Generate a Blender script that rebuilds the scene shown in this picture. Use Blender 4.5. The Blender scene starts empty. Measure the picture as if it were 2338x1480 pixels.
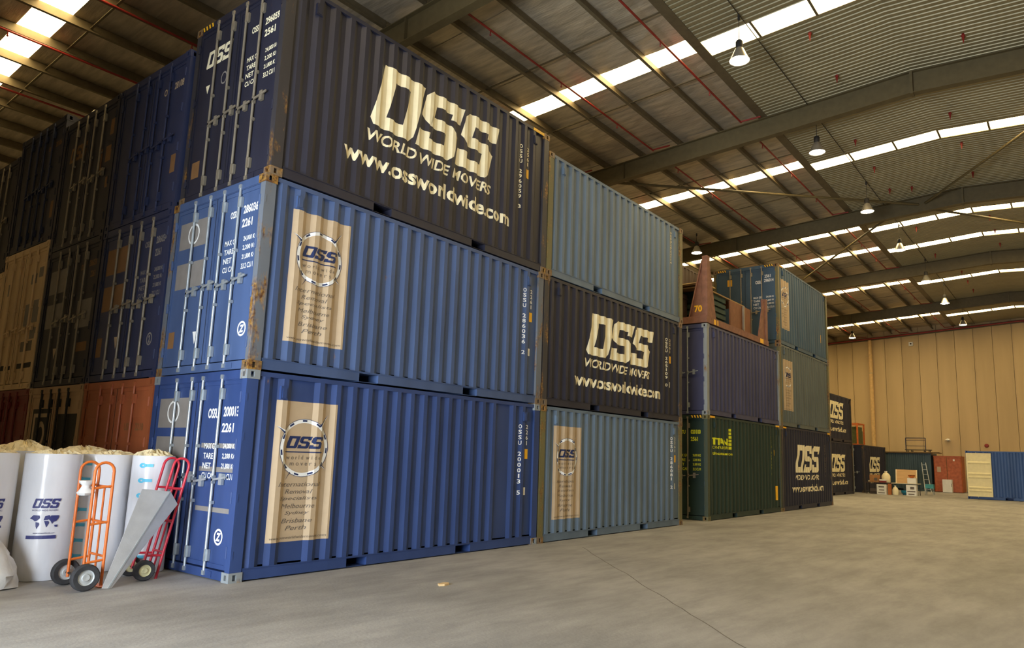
import bpy, bmesh, math, random
from mathutils import Vector, Matrix

random.seed(7)
S = bpy.context.scene
COL = S.collection
PI = math.pi

# ------------------------------------------------------------------ camera
CF, CX, CY, CZ = 1628.68, -4.8337, -8.2844, 1.6128
YAW, PITCH, ROLL = 0.6504, 0.1549, 0.0291
cam_d = bpy.data.cameras.new('camera'); cam = bpy.data.objects.new('camera', cam_d); COL.objects.link(cam)
fw = Vector((math.cos(YAW)*math.cos(PITCH), math.sin(YAW)*math.cos(PITCH), math.sin(PITCH)))
rt = Vector((math.sin(YAW), -math.cos(YAW), 0)); up = rt.cross(fw)
rt, up = math.cos(ROLL)*rt + math.sin(ROLL)*up, -math.sin(ROLL)*rt + math.cos(ROLL)*up
M = Matrix((rt, up, -fw)).transposed().to_4x4(); M.translation = (CX, CY, CZ)
cam.matrix_world = M
cam_d.sensor_fit = 'HORIZONTAL'; cam_d.sensor_width = 36.0
cam_d.lens = CF/2338*36.0
cam_d.shift_x = -68.82/2338; cam_d.shift_y = 48.03/2338
cam_d.clip_end = 300
S.camera = cam

# ------------------------------------------------------------------ world, daylight, exposure
W = bpy.data.worlds.new('world'); S.world = W; W.use_nodes = True
bg = W.node_tree.nodes.get('Background') or W.node_tree.nodes.new('ShaderNodeBackground')
bg.inputs[0].default_value = (0.62, 0.78, 1.0, 1); bg.inputs[1].default_value = 1.0
wo = W.node_tree.nodes.get('World Output') or W.node_tree.nodes.new('ShaderNodeOutputWorld')
W.node_tree.links.new(bg.outputs[0], wo.inputs[0])
# daylight entering by the open roller door behind the camera
dl = bpy.data.lights.new('daylight_in_doorway', 'AREA'); dl.shape = 'RECTANGLE'
dl.size = 6.6; dl.size_y = 4.3; dl.energy = 2500; dl.color = (0.83, 0.91, 1.0)
dlo = bpy.data.objects.new('daylight_in_doorway', dl); COL.objects.link(dlo)
dlo.location = (-9.2, -3.9, 2.2)
dlo.rotation_euler = Vector((-1, 0, 0)).to_track_quat('Z', 'Y').to_euler()
SKY_EMIT = 14.5
SKY_COL = (1.0, 0.75, 0.36)
LAMP_W = 240
LAMP_COL = (1.0, 0.69, 0.30)
S.view_settings.view_transform = 'Standard'; S.view_settings.look = 'None'
S.view_settings.gamma = 1.0; S.view_settings.use_curve_mapping = False
S.view_settings.exposure = 0.0
S.cycles.use_denoising = True
S.cycles.max_bounces = 8
S.cycles.sample_clamp_indirect = 6.0

# ------------------------------------------------------------------ helpers
def lin(c):
    r = []
    for v in c:
        v /= 255.0
        r.append(v/12.92 if v <= 0.04045 else ((v+0.055)/1.055)**2.4)
    return (r[0], r[1], r[2], 1)

MATS = {}
def mat(name, rgb, rough=0.55, metal=0.0, var=0.12, scale=6.0, rust=0.0, rust_scale=3.0, bump=0.0, bump_scale=60.0,
        stretch=(1, 1, 1), emit=None, emit_s=0.0, alpha=None, spec=0.5, fade=None, transl=0.0):
    """procedural paint / metal / fabric"""
    if name in MATS: return MATS[name]
    m = bpy.data.materials.new(name); m.use_nodes = True
    nt = m.node_tree; N = nt.nodes; Lk = nt.links
    b = N['Principled BSDF']
    base = lin(rgb)
    b.inputs['Roughness'].default_value = rough; b.inputs['Metallic'].default_value = metal
    b.inputs['Specular IOR Level'].default_value = spec
    tc = N.new('ShaderNodeTexCoord'); mp = N.new('ShaderNodeMapping'); mp.inputs['Scale'].default_value = stretch
    oi = N.new('ShaderNodeObjectInfo'); ad = N.new('ShaderNodeVectorMath'); ad.operation = 'ADD'
    mu = N.new('ShaderNodeVectorMath'); mu.operation = 'SCALE'; mu.inputs[0].default_value = (17, 31, 7)
    Lk.new(oi.outputs['Random'], mu.inputs['Scale'])
    Lk.new(tc.outputs['Object'], ad.inputs[0]); Lk.new(mu.outputs[0], ad.inputs[1]); Lk.new(ad.outputs[0], mp.inputs[0])
    nz = N.new('ShaderNodeTexNoise'); nz.inputs['Scale'].default_value = scale; nz.inputs['Detail'].default_value = 5
    Lk.new(mp.outputs[0], nz.inputs['Vector'])
    mx = N.new('ShaderNodeMix'); mx.data_type = 'RGBA'; mx.blend_type = 'MIX'
    rmp = N.new('ShaderNodeValToRGB'); rmp.color_ramp.elements[0].position = 0.3; rmp.color_ramp.elements[1].position = 0.72
    lo = [max(0, v*(1-var)) for v in base[:3]]; hi = [min(1, v*(1+var)+0.004*var*8) for v in base[:3]]
    if fade: hi = list(lin(fade)[:3])
    rmp.color_ramp.elements[0].color = (*lo, 1); rmp.color_ramp.elements[1].color = (*hi, 1)
    Lk.new(nz.outputs['Fac'], rmp.inputs[0])
    out = rmp.outputs[0]
    if rust > 0:
        n2 = N.new('ShaderNodeTexNoise'); n2.inputs['Scale'].default_value = rust_scale; n2.inputs['Detail'].default_value = 8; n2.inputs['Roughness'].default_value = 0.65
        mr = N.new('ShaderNodeMapping'); mr.inputs['Scale'].default_value = (1, 1, .33); Lk.new(ad.outputs[0], mr.inputs[0]); Lk.new(mr.outputs[0], n2.inputs['Vector'])
        r2 = N.new('ShaderNodeValToRGB'); r2.color_ramp.elements[0].position = 0.70-rust*0.3; r2.color_ramp.elements[1].position = 0.82-rust*0.3
        r2.color_ramp.elements[0].color = (0, 0, 0, 1); r2.color_ramp.elements[1].color = (1, 1, 1, 1)
        Lk.new(n2.outputs['Fac'], r2.inputs[0])
        n3 = N.new('ShaderNodeTexNoise'); n3.inputs['Scale'].default_value = 25
        Lk.new(ad.outputs[0], n3.inputs['Vector'])
        r3 = N.new('ShaderNodeValToRGB'); r3.color_ramp.elements[0].color = lin((84, 50, 28)); r3.color_ramp.elements[1].color = lin((158, 118, 50))
        r3.color_ramp.elements[0].position = 0.38; r3.color_ramp.elements[1].position = 0.66
        Lk.new(n3.outputs['Fac'], r3.inputs[0])
        Lk.new(r2.outputs[0], mx.inputs['Factor']); Lk.new(out, mx.inputs['A']); Lk.new(r3.outputs[0], mx.inputs['B'])
        out = mx.outputs['Result']
    Lk.new(out, b.inputs['Base Color'])
    if bump > 0:
        nb = N.new('ShaderNodeTexNoise'); nb.inputs['Scale'].default_value = bump_scale; nb.inputs['Detail'].default_value = 4
        Lk.new(mp.outputs[0], nb.inputs['Vector'])
        bp = N.new('ShaderNodeBump'); bp.inputs['Strength'].default_value = bump; bp.inputs['Distance'].default_value = 0.02
        Lk.new(nb.outputs['Fac'], bp.inputs['Height']); Lk.new(bp.outputs[0], b.inputs['Normal'])
    if emit:
        b.inputs['Emission Color'].default_value = (*emit, 1); b.inputs['Emission Strength'].default_value = emit_s
    if alpha is not None:
        b.inputs['Alpha'].default_value = alpha
    MATS[name] = m
    return m

def paint(name, rgb, rust=0.15, var=0.16, rough=0.5):
    return mat(name, rgb, rough=rough, var=var, scale=2.2, rust=rust, rust_scale=5.0, stretch=(1.0, 1.0, 0.25))

class MB:
    def __init__(s): s.v = []; s.f = []
    def add(s, vs, fs):
        o = len(s.v); s.v += [tuple(p) for p in vs]; s.f += [tuple(i+o for i in f) for f in fs]; return s
    def box(s, x0, y0, z0, x1, y1, z1):
        return s.add([(x0,y0,z0),(x1,y0,z0),(x1,y1,z0),(x0,y1,z0),(x0,y0,z1),(x1,y0,z1),(x1,y1,z1),(x0,y1,z1)],
                     [(0,3,2,1),(4,5,6,7),(0,1,5,4),(1,2,6,5),(2,3,7,6),(3,0,4,7)])
    def hull8(s, p):   # 8 points: bottom loop 0-3 then top loop 4-7
        return s.add(p, [(0,3,2,1),(4,5,6,7),(0,1,5,4),(1,2,6,5),(2,3,7,6),(3,0,4,7)])
    def slab(s, quad, n, t):   # a plate: quad (4 points) thickened by t along -n
        n = Vector(n).normalized()
        b = [Vector(q) - n*t for q in quad]
        return s.hull8(b + [Vector(q) for q in quad])
    def prism(s, poly, ax, a0, a1):
        def P(p, a): return {'x': (a, p[0], p[1]), 'y': (p[0], a, p[1]), 'z': (p[0], p[1], a)}[ax]
        n = len(poly)
        return s.add([P(p, a0) for p in poly]+[P(p, a1) for p in poly],
                     [tuple(range(n))[::-1], tuple(range(n, 2*n))]+[(i, (i+1) % n, n+(i+1) % n, n+i) for i in range(n)])
    def cyl(s, p0, p1, r0, r1=None, n=12, cap=True):
        r1 = r0 if r1 is None else r1
        p0, p1 = Vector(p0), Vector(p1); d = (p1-p0).normalized()
        a = d.orthogonal().normalized(); b = d.cross(a)
        vs = []
        for p, r in ((p0, r0), (p1, r1)):
            for i in range(n):
                t = 2*PI*i/n; vs.append(p+(a*math.cos(t)+b*math.sin(t))*r)
        fs = [(i, (i+1) % n, n+(i+1) % n, n+i) for i in range(n)]
        if cap: fs += [tuple(range(n))[::-1], tuple(range(n, 2*n))]
        return s.add(vs, fs)
    def tube(s, pts, r, n=8):
        pts = [Vector(p) for p in pts]; vs = []; fs = []
        ref = None
        for i, p in enumerate(pts):
            d = ((pts[min(i+1, len(pts)-1)]-p).normalized() + (p-pts[max(i-1, 0)]).normalized()).normalized()
            if ref is None: ref = d.orthogonal().normalized()
            a = (ref - d*ref.dot(d)).normalized(); ref = a; b = d.cross(a)
            for k in range(n):
                t = 2*PI*k/n; vs.append(p+(a*math.cos(t)+b*math.sin(t))*r)
        for i in range(len(pts)-1):
            for k in range(n): fs.append((i*n+k, i*n+(k+1) % n, (i+1)*n+(k+1) % n, (i+1)*n+k))
        m = len(pts)-1
        fs += [tuple(range(n))[::-1], tuple(range(m*n, m*n+n))]
        return s.add(vs, fs)
    def lathe(s, prof, c=(0, 0, 0), n=20, ax='z'):
        vs = []; fs = []
        for (r, h) in prof:
            for k in range(n):
                t = 2*PI*k/n
                if ax == 'z': vs.append((c[0]+r*math.cos(t), c[1]+r*math.sin(t), c[2]+h))
                elif ax == 'y': vs.append((c[0]+r*math.cos(t), c[1]+h, c[2]+r*math.sin(t)))
                else: vs.append((c[0]+h, c[1]+r*math.cos(t), c[2]+r*math.sin(t)))
        for i in range(len(prof)-1):
            for k in range(n): fs.append((i*n+k, i*n+(k+1) % n, (i+1)*n+(k+1) % n, (i+1)*n+k))
        return s.add(vs, fs)
    def mesh(s, name, smooth=False):
        me = bpy.data.meshes.new(name); me.from_pydata(s.v, [], s.f)
        bm = bmesh.new(); bm.from_mesh(me); bmesh.ops.recalc_face_normals(bm, faces=bm.faces); bm.to_mesh(me); bm.free()
        me.materials.append(None)
        if smooth:
            me.polygons.foreach_set('use_smooth', [True]*len(me.polygons)); me.set_sharp_from_angle(angle=math.radians(38))
        me.update(); return me

def ob(name, mesh, m, parent=None, loc=(0, 0, 0), rot=(0, 0, 0)):
    if isinstance(mesh, MB): mesh = mesh.mesh(name)
    o = bpy.data.objects.new(name, mesh); COL.objects.link(o)
    if not mesh.materials: mesh.materials.append(None)
    o.material_slots[0].link = 'OBJECT'; o.material_slots[0].material = m
    o.location = loc; o.rotation_euler = rot
    if parent: o.parent = parent
    return o
def obs(name, mb, m, parent=None, loc=(0, 0, 0), rot=(0, 0, 0)):
    return ob(name, mb.mesh(name, True), m, parent, loc, rot)
def tag(o, label, cat, group=None):
    o['label'] = label; o['category'] = cat
    if group: o['group'] = group
    return o
def thing(name, label, cat, loc=(0, 0, 0), rotz=0, group=None):
    o = bpy.data.objects.new(name, None); COL.objects.link(o); o.empty_display_size = 0.2
    o.location = loc; o.rotation_euler = (0, 0, rotz)
    return tag(o, label, cat, group)
def struct(name, mb, m, parent=None):
    o = ob(name, mb, m, parent); 
    if not parent: o['kind'] = 'structure'
    return o

# ---- lettering
RAW = {}
ONES = []
def raw_text(body, shear=0.0, offset=0.0):
    k = (body, shear, offset)
    if k in RAW: return RAW[k]
    c = bpy.data.curves.new('t', 'FONT'); c.body = body; c.size = 1.0; c.shear = shear; c.offset = offset; c.resolution_u = 3
    o = bpy.data.objects.new('t', c); COL.objects.link(o)
    bpy.context.view_layer.update()
    me = o.to_mesh()
    vs = [(v.co.x, v.co.y) for v in me.vertices]; fs = [tuple(p.vertices) for p in me.polygons]
    o.to_mesh_clear(); bpy.data.objects.remove(o); bpy.data.curves.remove(c)
    RAW[k] = (vs, fs)
    if body in '1I': ONES.append(RAW[k])
    return RAW[k]
def poly2(polys):   # list of polygons / quads as one raw shape
    vs = []; fs = []
    for p in polys:
        o = len(vs); vs += p; fs.append(tuple(range(o, o+len(p))))
    return (vs, fs)
def fit(raw, x0, x1, z0, z1, keep=False):
    vs, fs = raw
    if any(raw is q for q in ONES): c = (x0+x1)/2; x0, x1 = c+(x0-c)*.4, c+(x1-c)*.4
    ax, bx = min(v[0] for v in vs), max(v[0] for v in vs); ay, by = min(v[1] for v in vs), max(v[1] for v in vs)
    sy = (z1-z0)/max(1e-6, by-ay); sx = (x1-x0)/max(1e-6, bx-ax)
    return ([(x0+(v[0]-ax)*sx, z0+(v[1]-ay)*sy) for v in vs], fs)
def join(*raws):
    vs = []; fs = []
    for r in raws:
        o = len(vs); vs += r[0]; fs += [tuple(i+o for i in f) for f in r[1]]
    return (vs, fs)

# the block logo letters (height 1, sheared)
def oss_raw(sh=0.25):
    t = 0.27; w = 0.86; g = 0.06; c = 0.10
    O_o = [(c*.7,0),(w,0),(w,1),(0,1),(0,c)]
    polys = []
    # O as four strips
    polys += [[(0,c),(c*.7,0),(t,0),(t,1),(0,1)], [(w-t,0),(w-c*.7,0),(w,c),(w,1),(w-t,1)], [(t,0),(w-t,0),(w-t,.2),(t,.2)], [(t,.8),(w-t,.8),(w-t,1),(t,1)]]
    def Sl(x):
        a = .24
        return [[(x+.0,0),(x+w-c,0),(x+w,c),(x+w,.2),(x,.2)],
                [(x,.2),(x+a,.2),(x+a,.3),(x,.3)],
                [(x+w-t,.2),(x+w,.2),(x+w,.46),(x+w-t*.75,.6),(x+w-t,.41)],
                [(x+w-t,.41),(x+w-t*.75,.6),(x+t*.75,.6),(x+t*.75,.41)][:4],
                [(x,.55),(x+t*.75,.41),(x+t,.6),(x+t,.8),(x,.8)],
                [(x,.8),(x+w,.8),(x+w,1),(x+c,1),(x,1-c)],
                [(x+w-a,.7),(x+w,.7),(x+w,.8),(x+w-a,.8)]]
    polys += Sl(w+g); polys += Sl(2*(w+g))
    r = poly2(polys)
    return ([(v[0]+sh*v[1], v[1]) for v in r[0]], r[1])

def raw_obj(name, raw, m, parent, to3d, prof=None):
    """raw 2-D shape placed by to3d(u, v, depth); prof = list of (u, depth) to wrap it over the corrugations"""
    bm = bmesh.new()
    vs = [bm.verts.new((v[0], v[1], 0)) for v in raw[0]]
    for f in raw[1]:
        try: bm.faces.new([vs[i] for i in f])
        except ValueError: pass
    bmesh.ops.triangulate(bm, faces=bm.faces[:])
    if prof:
        a, b = min(v[0] for v in raw[0]), max(v[0] for v in raw[0])
        for (u, d) in prof:
            if a < u < b:
                bmesh.ops.bisect_plane(bm, geom=bm.verts[:]+bm.edges[:]+bm.faces[:], plane_co=(u, 0, 0), plane_no=(1, 0, 0), dist=1e-5)
    def dep(u):
        if not prof: return 0.0
        for i in range(len(prof)-1):
            if prof[i][0] <= u <= prof[i+1][0]:
                t = (u-prof[i][0])/max(1e-9, prof[i+1][0]-prof[i][0]); return prof[i][1]*(1-t)+prof[i+1][1]*t
        return prof[0][1] if u < prof[0][0] else prof[-1][1]
    for v in bm.verts: v.co = Vector(to3d(v.co.x, v.co.y, dep(v.co.x)))
    me = bpy.data.meshes.new(name); bm.to_mesh(me); bm.free()
    return ob(name, me, m, parent)

# ------------------------------------------------------------------ materials
m_floor = mat('concrete', (152, 151, 149), rough=0.62, var=0.16, scale=0.5, bump=0.12, bump_scale=30, spec=0.4)
def floor_nodes():
    nt = m_floor.node_tree; N = nt.nodes; Lk = nt.links; b = N['Principled BSDF']
    src = b.inputs['Base Color'].links[0].from_socket
    tc = N.new('ShaderNodeTexCoord')
    n1 = N.new('ShaderNodeTexNoise'); n1.inputs['Scale'].default_value = 1.6; n1.inputs['Detail'].default_value = 9; n1.inputs['Roughness'].default_value = 0.7
    mp = N.new('ShaderNodeMapping'); mp.inputs['Scale'].default_value = (0.5, 1.6, 1); mp.inputs['Rotation'].default_value = (0, 0, 0.5)
    Lk.new(tc.outputs['Object'], mp.inputs[0]); Lk.new(mp.outputs[0], n1.inputs['Vector'])
    r = N.new('ShaderNodeValToRGB'); r.color_ramp.elements[0].position = .35; r.color_ramp.elements[1].position = .62
    r.color_ramp.elements[0].color = (.74, .74, .74, 1); r.color_ramp.elements[1].color = (1.05, 1.05, 1.05, 1)
    Lk.new(n1.outputs['Fac'], r.inputs[0])
    mx = N.new('ShaderNodeMix'); mx.data_type = 'RGBA'; mx.blend_type = 'MULTIPLY'; mx.inputs['Factor'].default_value = 1
    Lk.new(src, mx.inputs['A']); Lk.new(r.outputs[0], mx.inputs['B']); Lk.new(mx.outputs['Result'], b.inputs['Base Color'])
floor_nodes()
m_wall = mat('precast_wall', (192, 168, 128), rough=0.85, var=0.12, scale=0.8, stretch=(1, 1, 0.12), bump=0.1, bump_scale=12)
m_wallb = mat('plain_wall', (150, 145, 138), rough=0.9)
m_foil = mat('foil', (190, 178, 156), rough=0.42, metal=0.35, var=0.25, scale=2.5, bump=0.55, bump_scale=9, stretch=(3.0, 0.5, 1))
m_steel = mat('rafter_paint', (98, 86, 56), rough=0.6, var=0.1)
m_purlin = mat('purlin_galv', (108, 97, 74), rough=0.5, metal=0.3, var=0.12)
m_lining = mat('lining', (150, 140, 108), rough=0.45, metal=0.35, var=0.08, scale=1.5)
m_sky = mat('skylight', (255, 246, 225), rough=0.6, emit=SKY_COL, emit_s=SKY_EMIT)
m_red = mat('pipe_red', (138, 34, 26), rough=0.45)
m_cable = mat('cable_dark', (48, 44, 36), rough=0.7)
m_lampshade = mat('lamp_alu', (205, 198, 184), rough=0.35, metal=0.7)
m_lampbulb = mat('lamp_glow', (255, 250, 240), emit=(1.0, 0.93, 0.78), emit_s=30)
m_dark = mat('dark_iron', (38, 36, 34), rough=0.7)
m_galv = mat('galvanised', (178, 186, 190), rough=0.4, metal=0.6, var=0.12, scale=8)
m_galvd = mat('galvanised_dull', (150, 140, 122), rough=0.5, metal=0.5, var=0.12, scale=8)
m_cream = mat('cream_paint', (236, 226, 190), rough=0.55, var=0.06)
m_white = mat('white_paint', (228, 228, 224), rough=0.6, var=0.05)
m_grey_st = mat('grey_sticker', (128, 122, 116), rough=0.6, var=0.08)
m_yellow = mat('yellow_sticker', (240, 182, 36), rough=0.5, var=0.08)
m_tan = mat('poster_tan', (182, 160, 130), rough=0.4, var=0.04)
m_posterblue = mat('poster_navy', (26, 42, 84), rough=0.45, var=0.05)
m_postergrey = mat('poster_text', (104, 94, 84), rough=0.5, var=0.05)
m_brownst = mat('brown_sticker', (128, 92, 56), rough=0.6, var=0.08)
m_lime = mat('lime_letter', (206, 206, 30), rough=0.5, var=0.05)
m_black = mat('black_paint', (24, 23, 22), rough=0.6, var=0.05)
m_rust = mat('rusted_steel', (120, 74, 42), rough=0.8, var=0.3, rust=0.7, rust_scale=6)

# ------------------------------------------------------------------ the building
XR = [-4.6, 5.28, 15.16, 25.05, 34.93, 44.81]
XW = 54.0
RIDGE = -5.25
def zt(y): return 12.08 - 0.055*abs(y-RIDGE)          # top of the rafters
Y0, Y1 = -17.0, 23.0
XS = -9.4

struct('floor', MB().add([(-25, -17, 0), (XW+.3, -17, 0), (XW+.3, 23, 0), (-25, 23, 0), (-25, -17, -.2), (XW+.3, -17, -.2), (XW+.3, 23, -.2), (-25, 23, -.2)],
       [(0,1,2,3),(7,6,5,4),(0,4,5,1),(1,5,6,2),(2,6,7,3),(3,7,4,0)]), m_floor)
# crack running diagonally over the slab
cr = MB(); pts = []
for i in range(25):
    t = i/24; pts.append((6.35-4.9*t+random.uniform(-.02,.02), -.82-5.05*t+random.uniform(-.02,.02)))
for i in range(24):
    a, b = Vector(pts[i]), Vector(pts[i+1]); n = Vector((-(b-a).y, (b-a).x)).normalized()*.007
    cr.add([(a.x-n.x,a.y-n.y,.0015),(b.x-n.x,b.y-n.y,.0015),(b.x+n.x,b.y+n.y,.0015),(a.x+n.x,a.y+n.y,.0015)], [(0,1,2,3)])
ck = ob('trim_1', cr, mat('joint_dark', (104, 100, 92), rough=.9)); ck['kind'] = 'structure'

# walls: far wall of separate upright precast panels
far = bpy.data.objects.new('wall_far', None); COL.objects.link(far); far['kind'] = 'structure'; far.location = (XW, 0, 0)
ys = [-17.0]
y = -16.4
while y < 23: ys.append(y); y += 1.17
ys.append(23.0)
for i in range(len(ys)-1):
    a, b = ys[i], ys[i+1]; g = 0.012
    zt0 = 12.2
    if i % 2 == 0:
        p = [(0, a+g), (-.03, a+.10), (-.03, b-.10), (0, b-g), (.2, b-g), (.2, a+g)]
    else:
        p = [(0, a+g), (-.012, a+.16), (-.012, b-.16), (0, b-g), (.2, b-g), (.2, a+g)]
    ob('wall_panel', MB().prism(p, 'z', 0, zt0), m_wall, far)
ob('wall_backing', MB().box(.21, -17, 0, .3, 23, 12.6), m_wallb, far)
struct('wall_right', MB().box(XS, -17.3, 0, XW, -17, 12.6), m_wallb)
struct('wall_left', MB().box(XS, 23, 0, XW, 23.3, 12.6), m_wallb)
# wall behind the camera with the big roller-door opening
fr = MB().box(XS-.3, -17, 0, XS, -13, 12.2).box(XS-.3, -13, 4.45, XS, -.5, 12.2).box(XS-.3, -13, 0, XS, -7.3, 4.45).box(XS-.3, -.5, 0, XS, 23, 12.2)
struct('wall_front', fr, m_wallb)
# unseen wall added to keep doorway daylight off the left container rows
struct('wall_daylight_block', MB().box(-4.0, -.1, 0, -3.75, 22.9, 10.4), m_wallb)

# roof
roof = bpy.data.objects.new('ceiling', None); COL.objects.link(roof); roof['kind'] = 'structure'; roof.location = (0, 0, 0)
SKYX = [(-0.1, 0.62), (10.40, 11.13), (19.3, 20.0), (27.62, 28.32), (31.36, 32.04), (38.93, 39.6), (49.3, 50.05)]
YB = -1.27
# rafters: I-sections in two sloping halves with a splice at the ridge
def rafter(x, d=0.62, bw=0.11, tf=0.022):
    m = MB()
    def seg(ya, yb):
        za, zb = zt(ya), zt(yb)
        for (h0, h1, w) in ((0, -tf, bw), (-d+tf, -d, bw), (-tf, -d+tf, 0.008)):
            m.hull8([(x-w,ya,za+h1),(x+w,ya,za+h1),(x+w,yb,zb+h1),(x-w,yb,zb+h1),(x-w,ya,za+h0),(x+w,ya,za+h0),(x+w,yb,zb+h0),(x-w,yb,zb+h0)])
    seg(Y0, RIDGE); seg(RIDGE, Y1)
    o = ob('rafter', m, m_steel, roof)
    z = zt(RIDGE)
    ob('splice_plate', MB().box(x-.13, RIDGE-.035, z-d-.03, x+.13, RIDGE+.035, z-.01), m_steel, o)
    for yy in (3.6, 10.5):
        ob('stiffener', MB().box(x-.1, yy-.008, zt(yy)-d+.02, x+.1, yy+.008, zt(yy)-.03), m_steel, o)
    return o
for x in XR: rafter(x)
# purlins: one per bay and line
PY = [-1.2+1.39*k for k in range(18)]
ends = [XS] + XR + [XW]
for k, py in enumerate(PY):
    for i in range(len(ends)-1):
        a, b = ends[i]+.01, ends[i+1]-.01
        z = zt(py)+.004
        big = 0.16 if k == 0 else 0.085
        m = MB()
        prof = [(py-big,z),(py+.004,z),(py+.004,z+.238),(py+big*.8,z+.238),(py+big*.8,z+.246),(py-.004,z+.246),(py-.004,z+.008),(py-big+.008,z+.008),(py-big+.008,z+.03),(py-big,z+.03)]
        if k == 0:
            prof = [(py-big,z),(py+.1,z),(py+.1,z+.02),(py+.01,z+.02),(py+.01,z+.246),(py-.01,z+.246),(py-.01,z+.02),(py-big,z+.02)]
        m.prism(prof, 'x', a, b)
        ob('purlin', m, m_purlin, roof)
# bridging struts between the purlins
for bx in (-1.6, 1.0, 8.85, 12.0, 18.3, 22.0, 29.8, 33.5, 37.2, 41.7, 47.2, 51.6):
    for k in range(len(PY)-1):
        a, b = PY[k]+.01, PY[k+1]-.01
        if b > 20: continue
        za, zb = zt(a)+.10, zt(b)+.10
        ob('bridging', MB().hull8([(bx-.025,a,za),(bx+.025,a,za),(bx+.025,b,zb),(bx-.025,b,zb),(bx-.025,a,za+.02),(bx+.025,a,za+.02),(bx+.025,b,zb+.02),(bx-.025,b,zb+.02)]), m_purlin, roof)
# foil-faced insulation sheets, laid side by side over the purlins, open at the skylights
def rough_sheet(xa, xb, ya, yb, lift):
    nx, ny = max(2, int((xb-xa)/.22)), int((yb-ya)/.35); vs = []; fs = []
    for j in range(ny+1):
        for i in range(nx+1):
            xx = xa+(xb-xa)*i/nx; yy = ya+(yb-ya)*j/ny
            edge = 0 if i in (0, nx) else 1
            sag = -.02*math.sin(PI*((yy-PY[0]) % 1.39)/1.39)
            vs.append((xx, yy, zt(yy)+.262+lift+sag+edge*random.uniform(-.012, .012)))
    for j in range(ny):
        for i in range(nx): fs.append((j*(nx+1)+i, j*(nx+1)+i+1, (j+1)*(nx+1)+i+1, (j+1)*(nx+1)+i))
    return MB().add(vs, fs)
cuts = []
x = XS
for (a, b) in SKYX + [(XW, XW)]:
    n = max(1, round((a-x)/1.3))
    for i in range(n): cuts.append((x+(a-x)*i/n, x+(a-x)*(i+1)/n))
    x = b
for i, (a, b) in enumerate(cuts):
    ob('insulation_sheet', rough_sheet(a-.01, b+.01, YB+.06, Y1, 0.012*(i % 2)), m_foil, roof)
# corrugated lining on the other side of the boundary purlin
def lining(xa, xb):
    prof = []
    p = 0.17; n = int(round((xb-xa)/p)); p = (xb-xa)/n
    for i in range(n):
        x0 = xa+i*p
        prof += [(x0, .0), (x0+.66*p, .0), (x0+.76*p, .034), (x0+.90*p, .034)]
    prof.append((xb, 0))
    vs = []; fs = []
    yl = [Y0, RIDGE, YB]
    for yy in yl:
        for (xx, h) in prof: vs.append((xx, yy, zt(yy)+.012+h))
    k = len(prof)
    for j in range(2):
        for i in range(k-1): fs.append((j*k+i, j*k+i+1, (j+1)*k+i+1, (j+1)*k+i))
    return MB().add(vs, fs)
x = XS
for (a, b) in SKYX + [(XW, XW)]:
    n = max(1, round((a-x)/3.0))
    for i in range(n): ob('lining_sheet', lining(x+(a-x)*i/n, x+(a-x)*(i+1)/n), m_lining, roof)
    x = b
# skylight panels: one between each pair of purlins, and lining panels with lap strips
for (a, b) in SKYX:
    for k in range(len(PY)-1):
        ya, yb = (YB+.06 if k == 0 else PY[k]), PY[k+1]
        n = 4; vs = []; fs = []
        ob('skylight_panel', MB().hull8([(a,ya,zt(ya)+.27),(b,ya,zt(ya)+.27),(b,yb,zt(yb)+.27),(a,yb,zt(yb)+.27),(a,ya,zt(ya)+.28),(b,ya,zt(ya)+.28),(b,yb,zt(yb)+.28),(a,yb,zt(yb)+.28)]), m_sky, roof)
    yb = YB; i = 0
    while yb > Y0+.2:
        ya = max(Y0, yb-1.35)
        if ya < RIDGE < yb and yb-RIDGE > .05: ya = RIDGE
        o = ob('skylight_panel', MB().hull8([(a,ya+.02,zt(ya)+.03),(b,ya+.02,zt(ya)+.03),(b,yb-.02,zt(yb)+.03),(a,yb-.02,zt(yb)+.03),(a,ya+.02,zt(ya)+.04),(b,ya+.02,zt(ya)+.04),(b,yb-.02,zt(yb)+.04),(a,yb-.02,zt(yb)+.04)]), m_sky, roof)
        ob('lap_strip', MB().box(a-.02, ya-.03, zt(ya)+.012, b+.02, ya+.03, zt(ya)+.03), m_purlin, roof)
        yb = ya; i += 1
    for e in (a, b):
        ob('edge_flashing', MB().hull8([(e-.03,Y0,zt(Y0)+.008),(e+.03,Y0,zt(Y0)+.008),(e+.03,RIDGE,zt(RIDGE)+.008),(e-.03,RIDGE,zt(RIDGE)+.008),(e-.03,Y0,zt(Y0)+.05),(e+.03,Y0,zt(Y0)+.05),(e+.03,RIDGE,zt(RIDGE)+.05),(e-.03,RIDGE,zt(RIDGE)+.05)]), m_lining, roof)
# outer roof skin above the insulation and lining (keeps the daylight out)
rs = MB()
for (ya, yb) in ((Y0-.3, RIDGE), (RIDGE, Y1+.3)):
    za, zb = zt(ya)+.42, zt(yb)+.42
    rs.hull8([(XS-.3,ya,za),(XW+.3,ya,za),(XW+.3,yb,zb),(XS-.3,yb,zb),(XS-.3,ya,za+.05),(XW+.3,ya,za+.05),(XW+.3,yb,zb+.05),(XS-.3,yb,zb+.05)])
ob('roof_skin', rs, m_wallb, roof)
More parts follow.
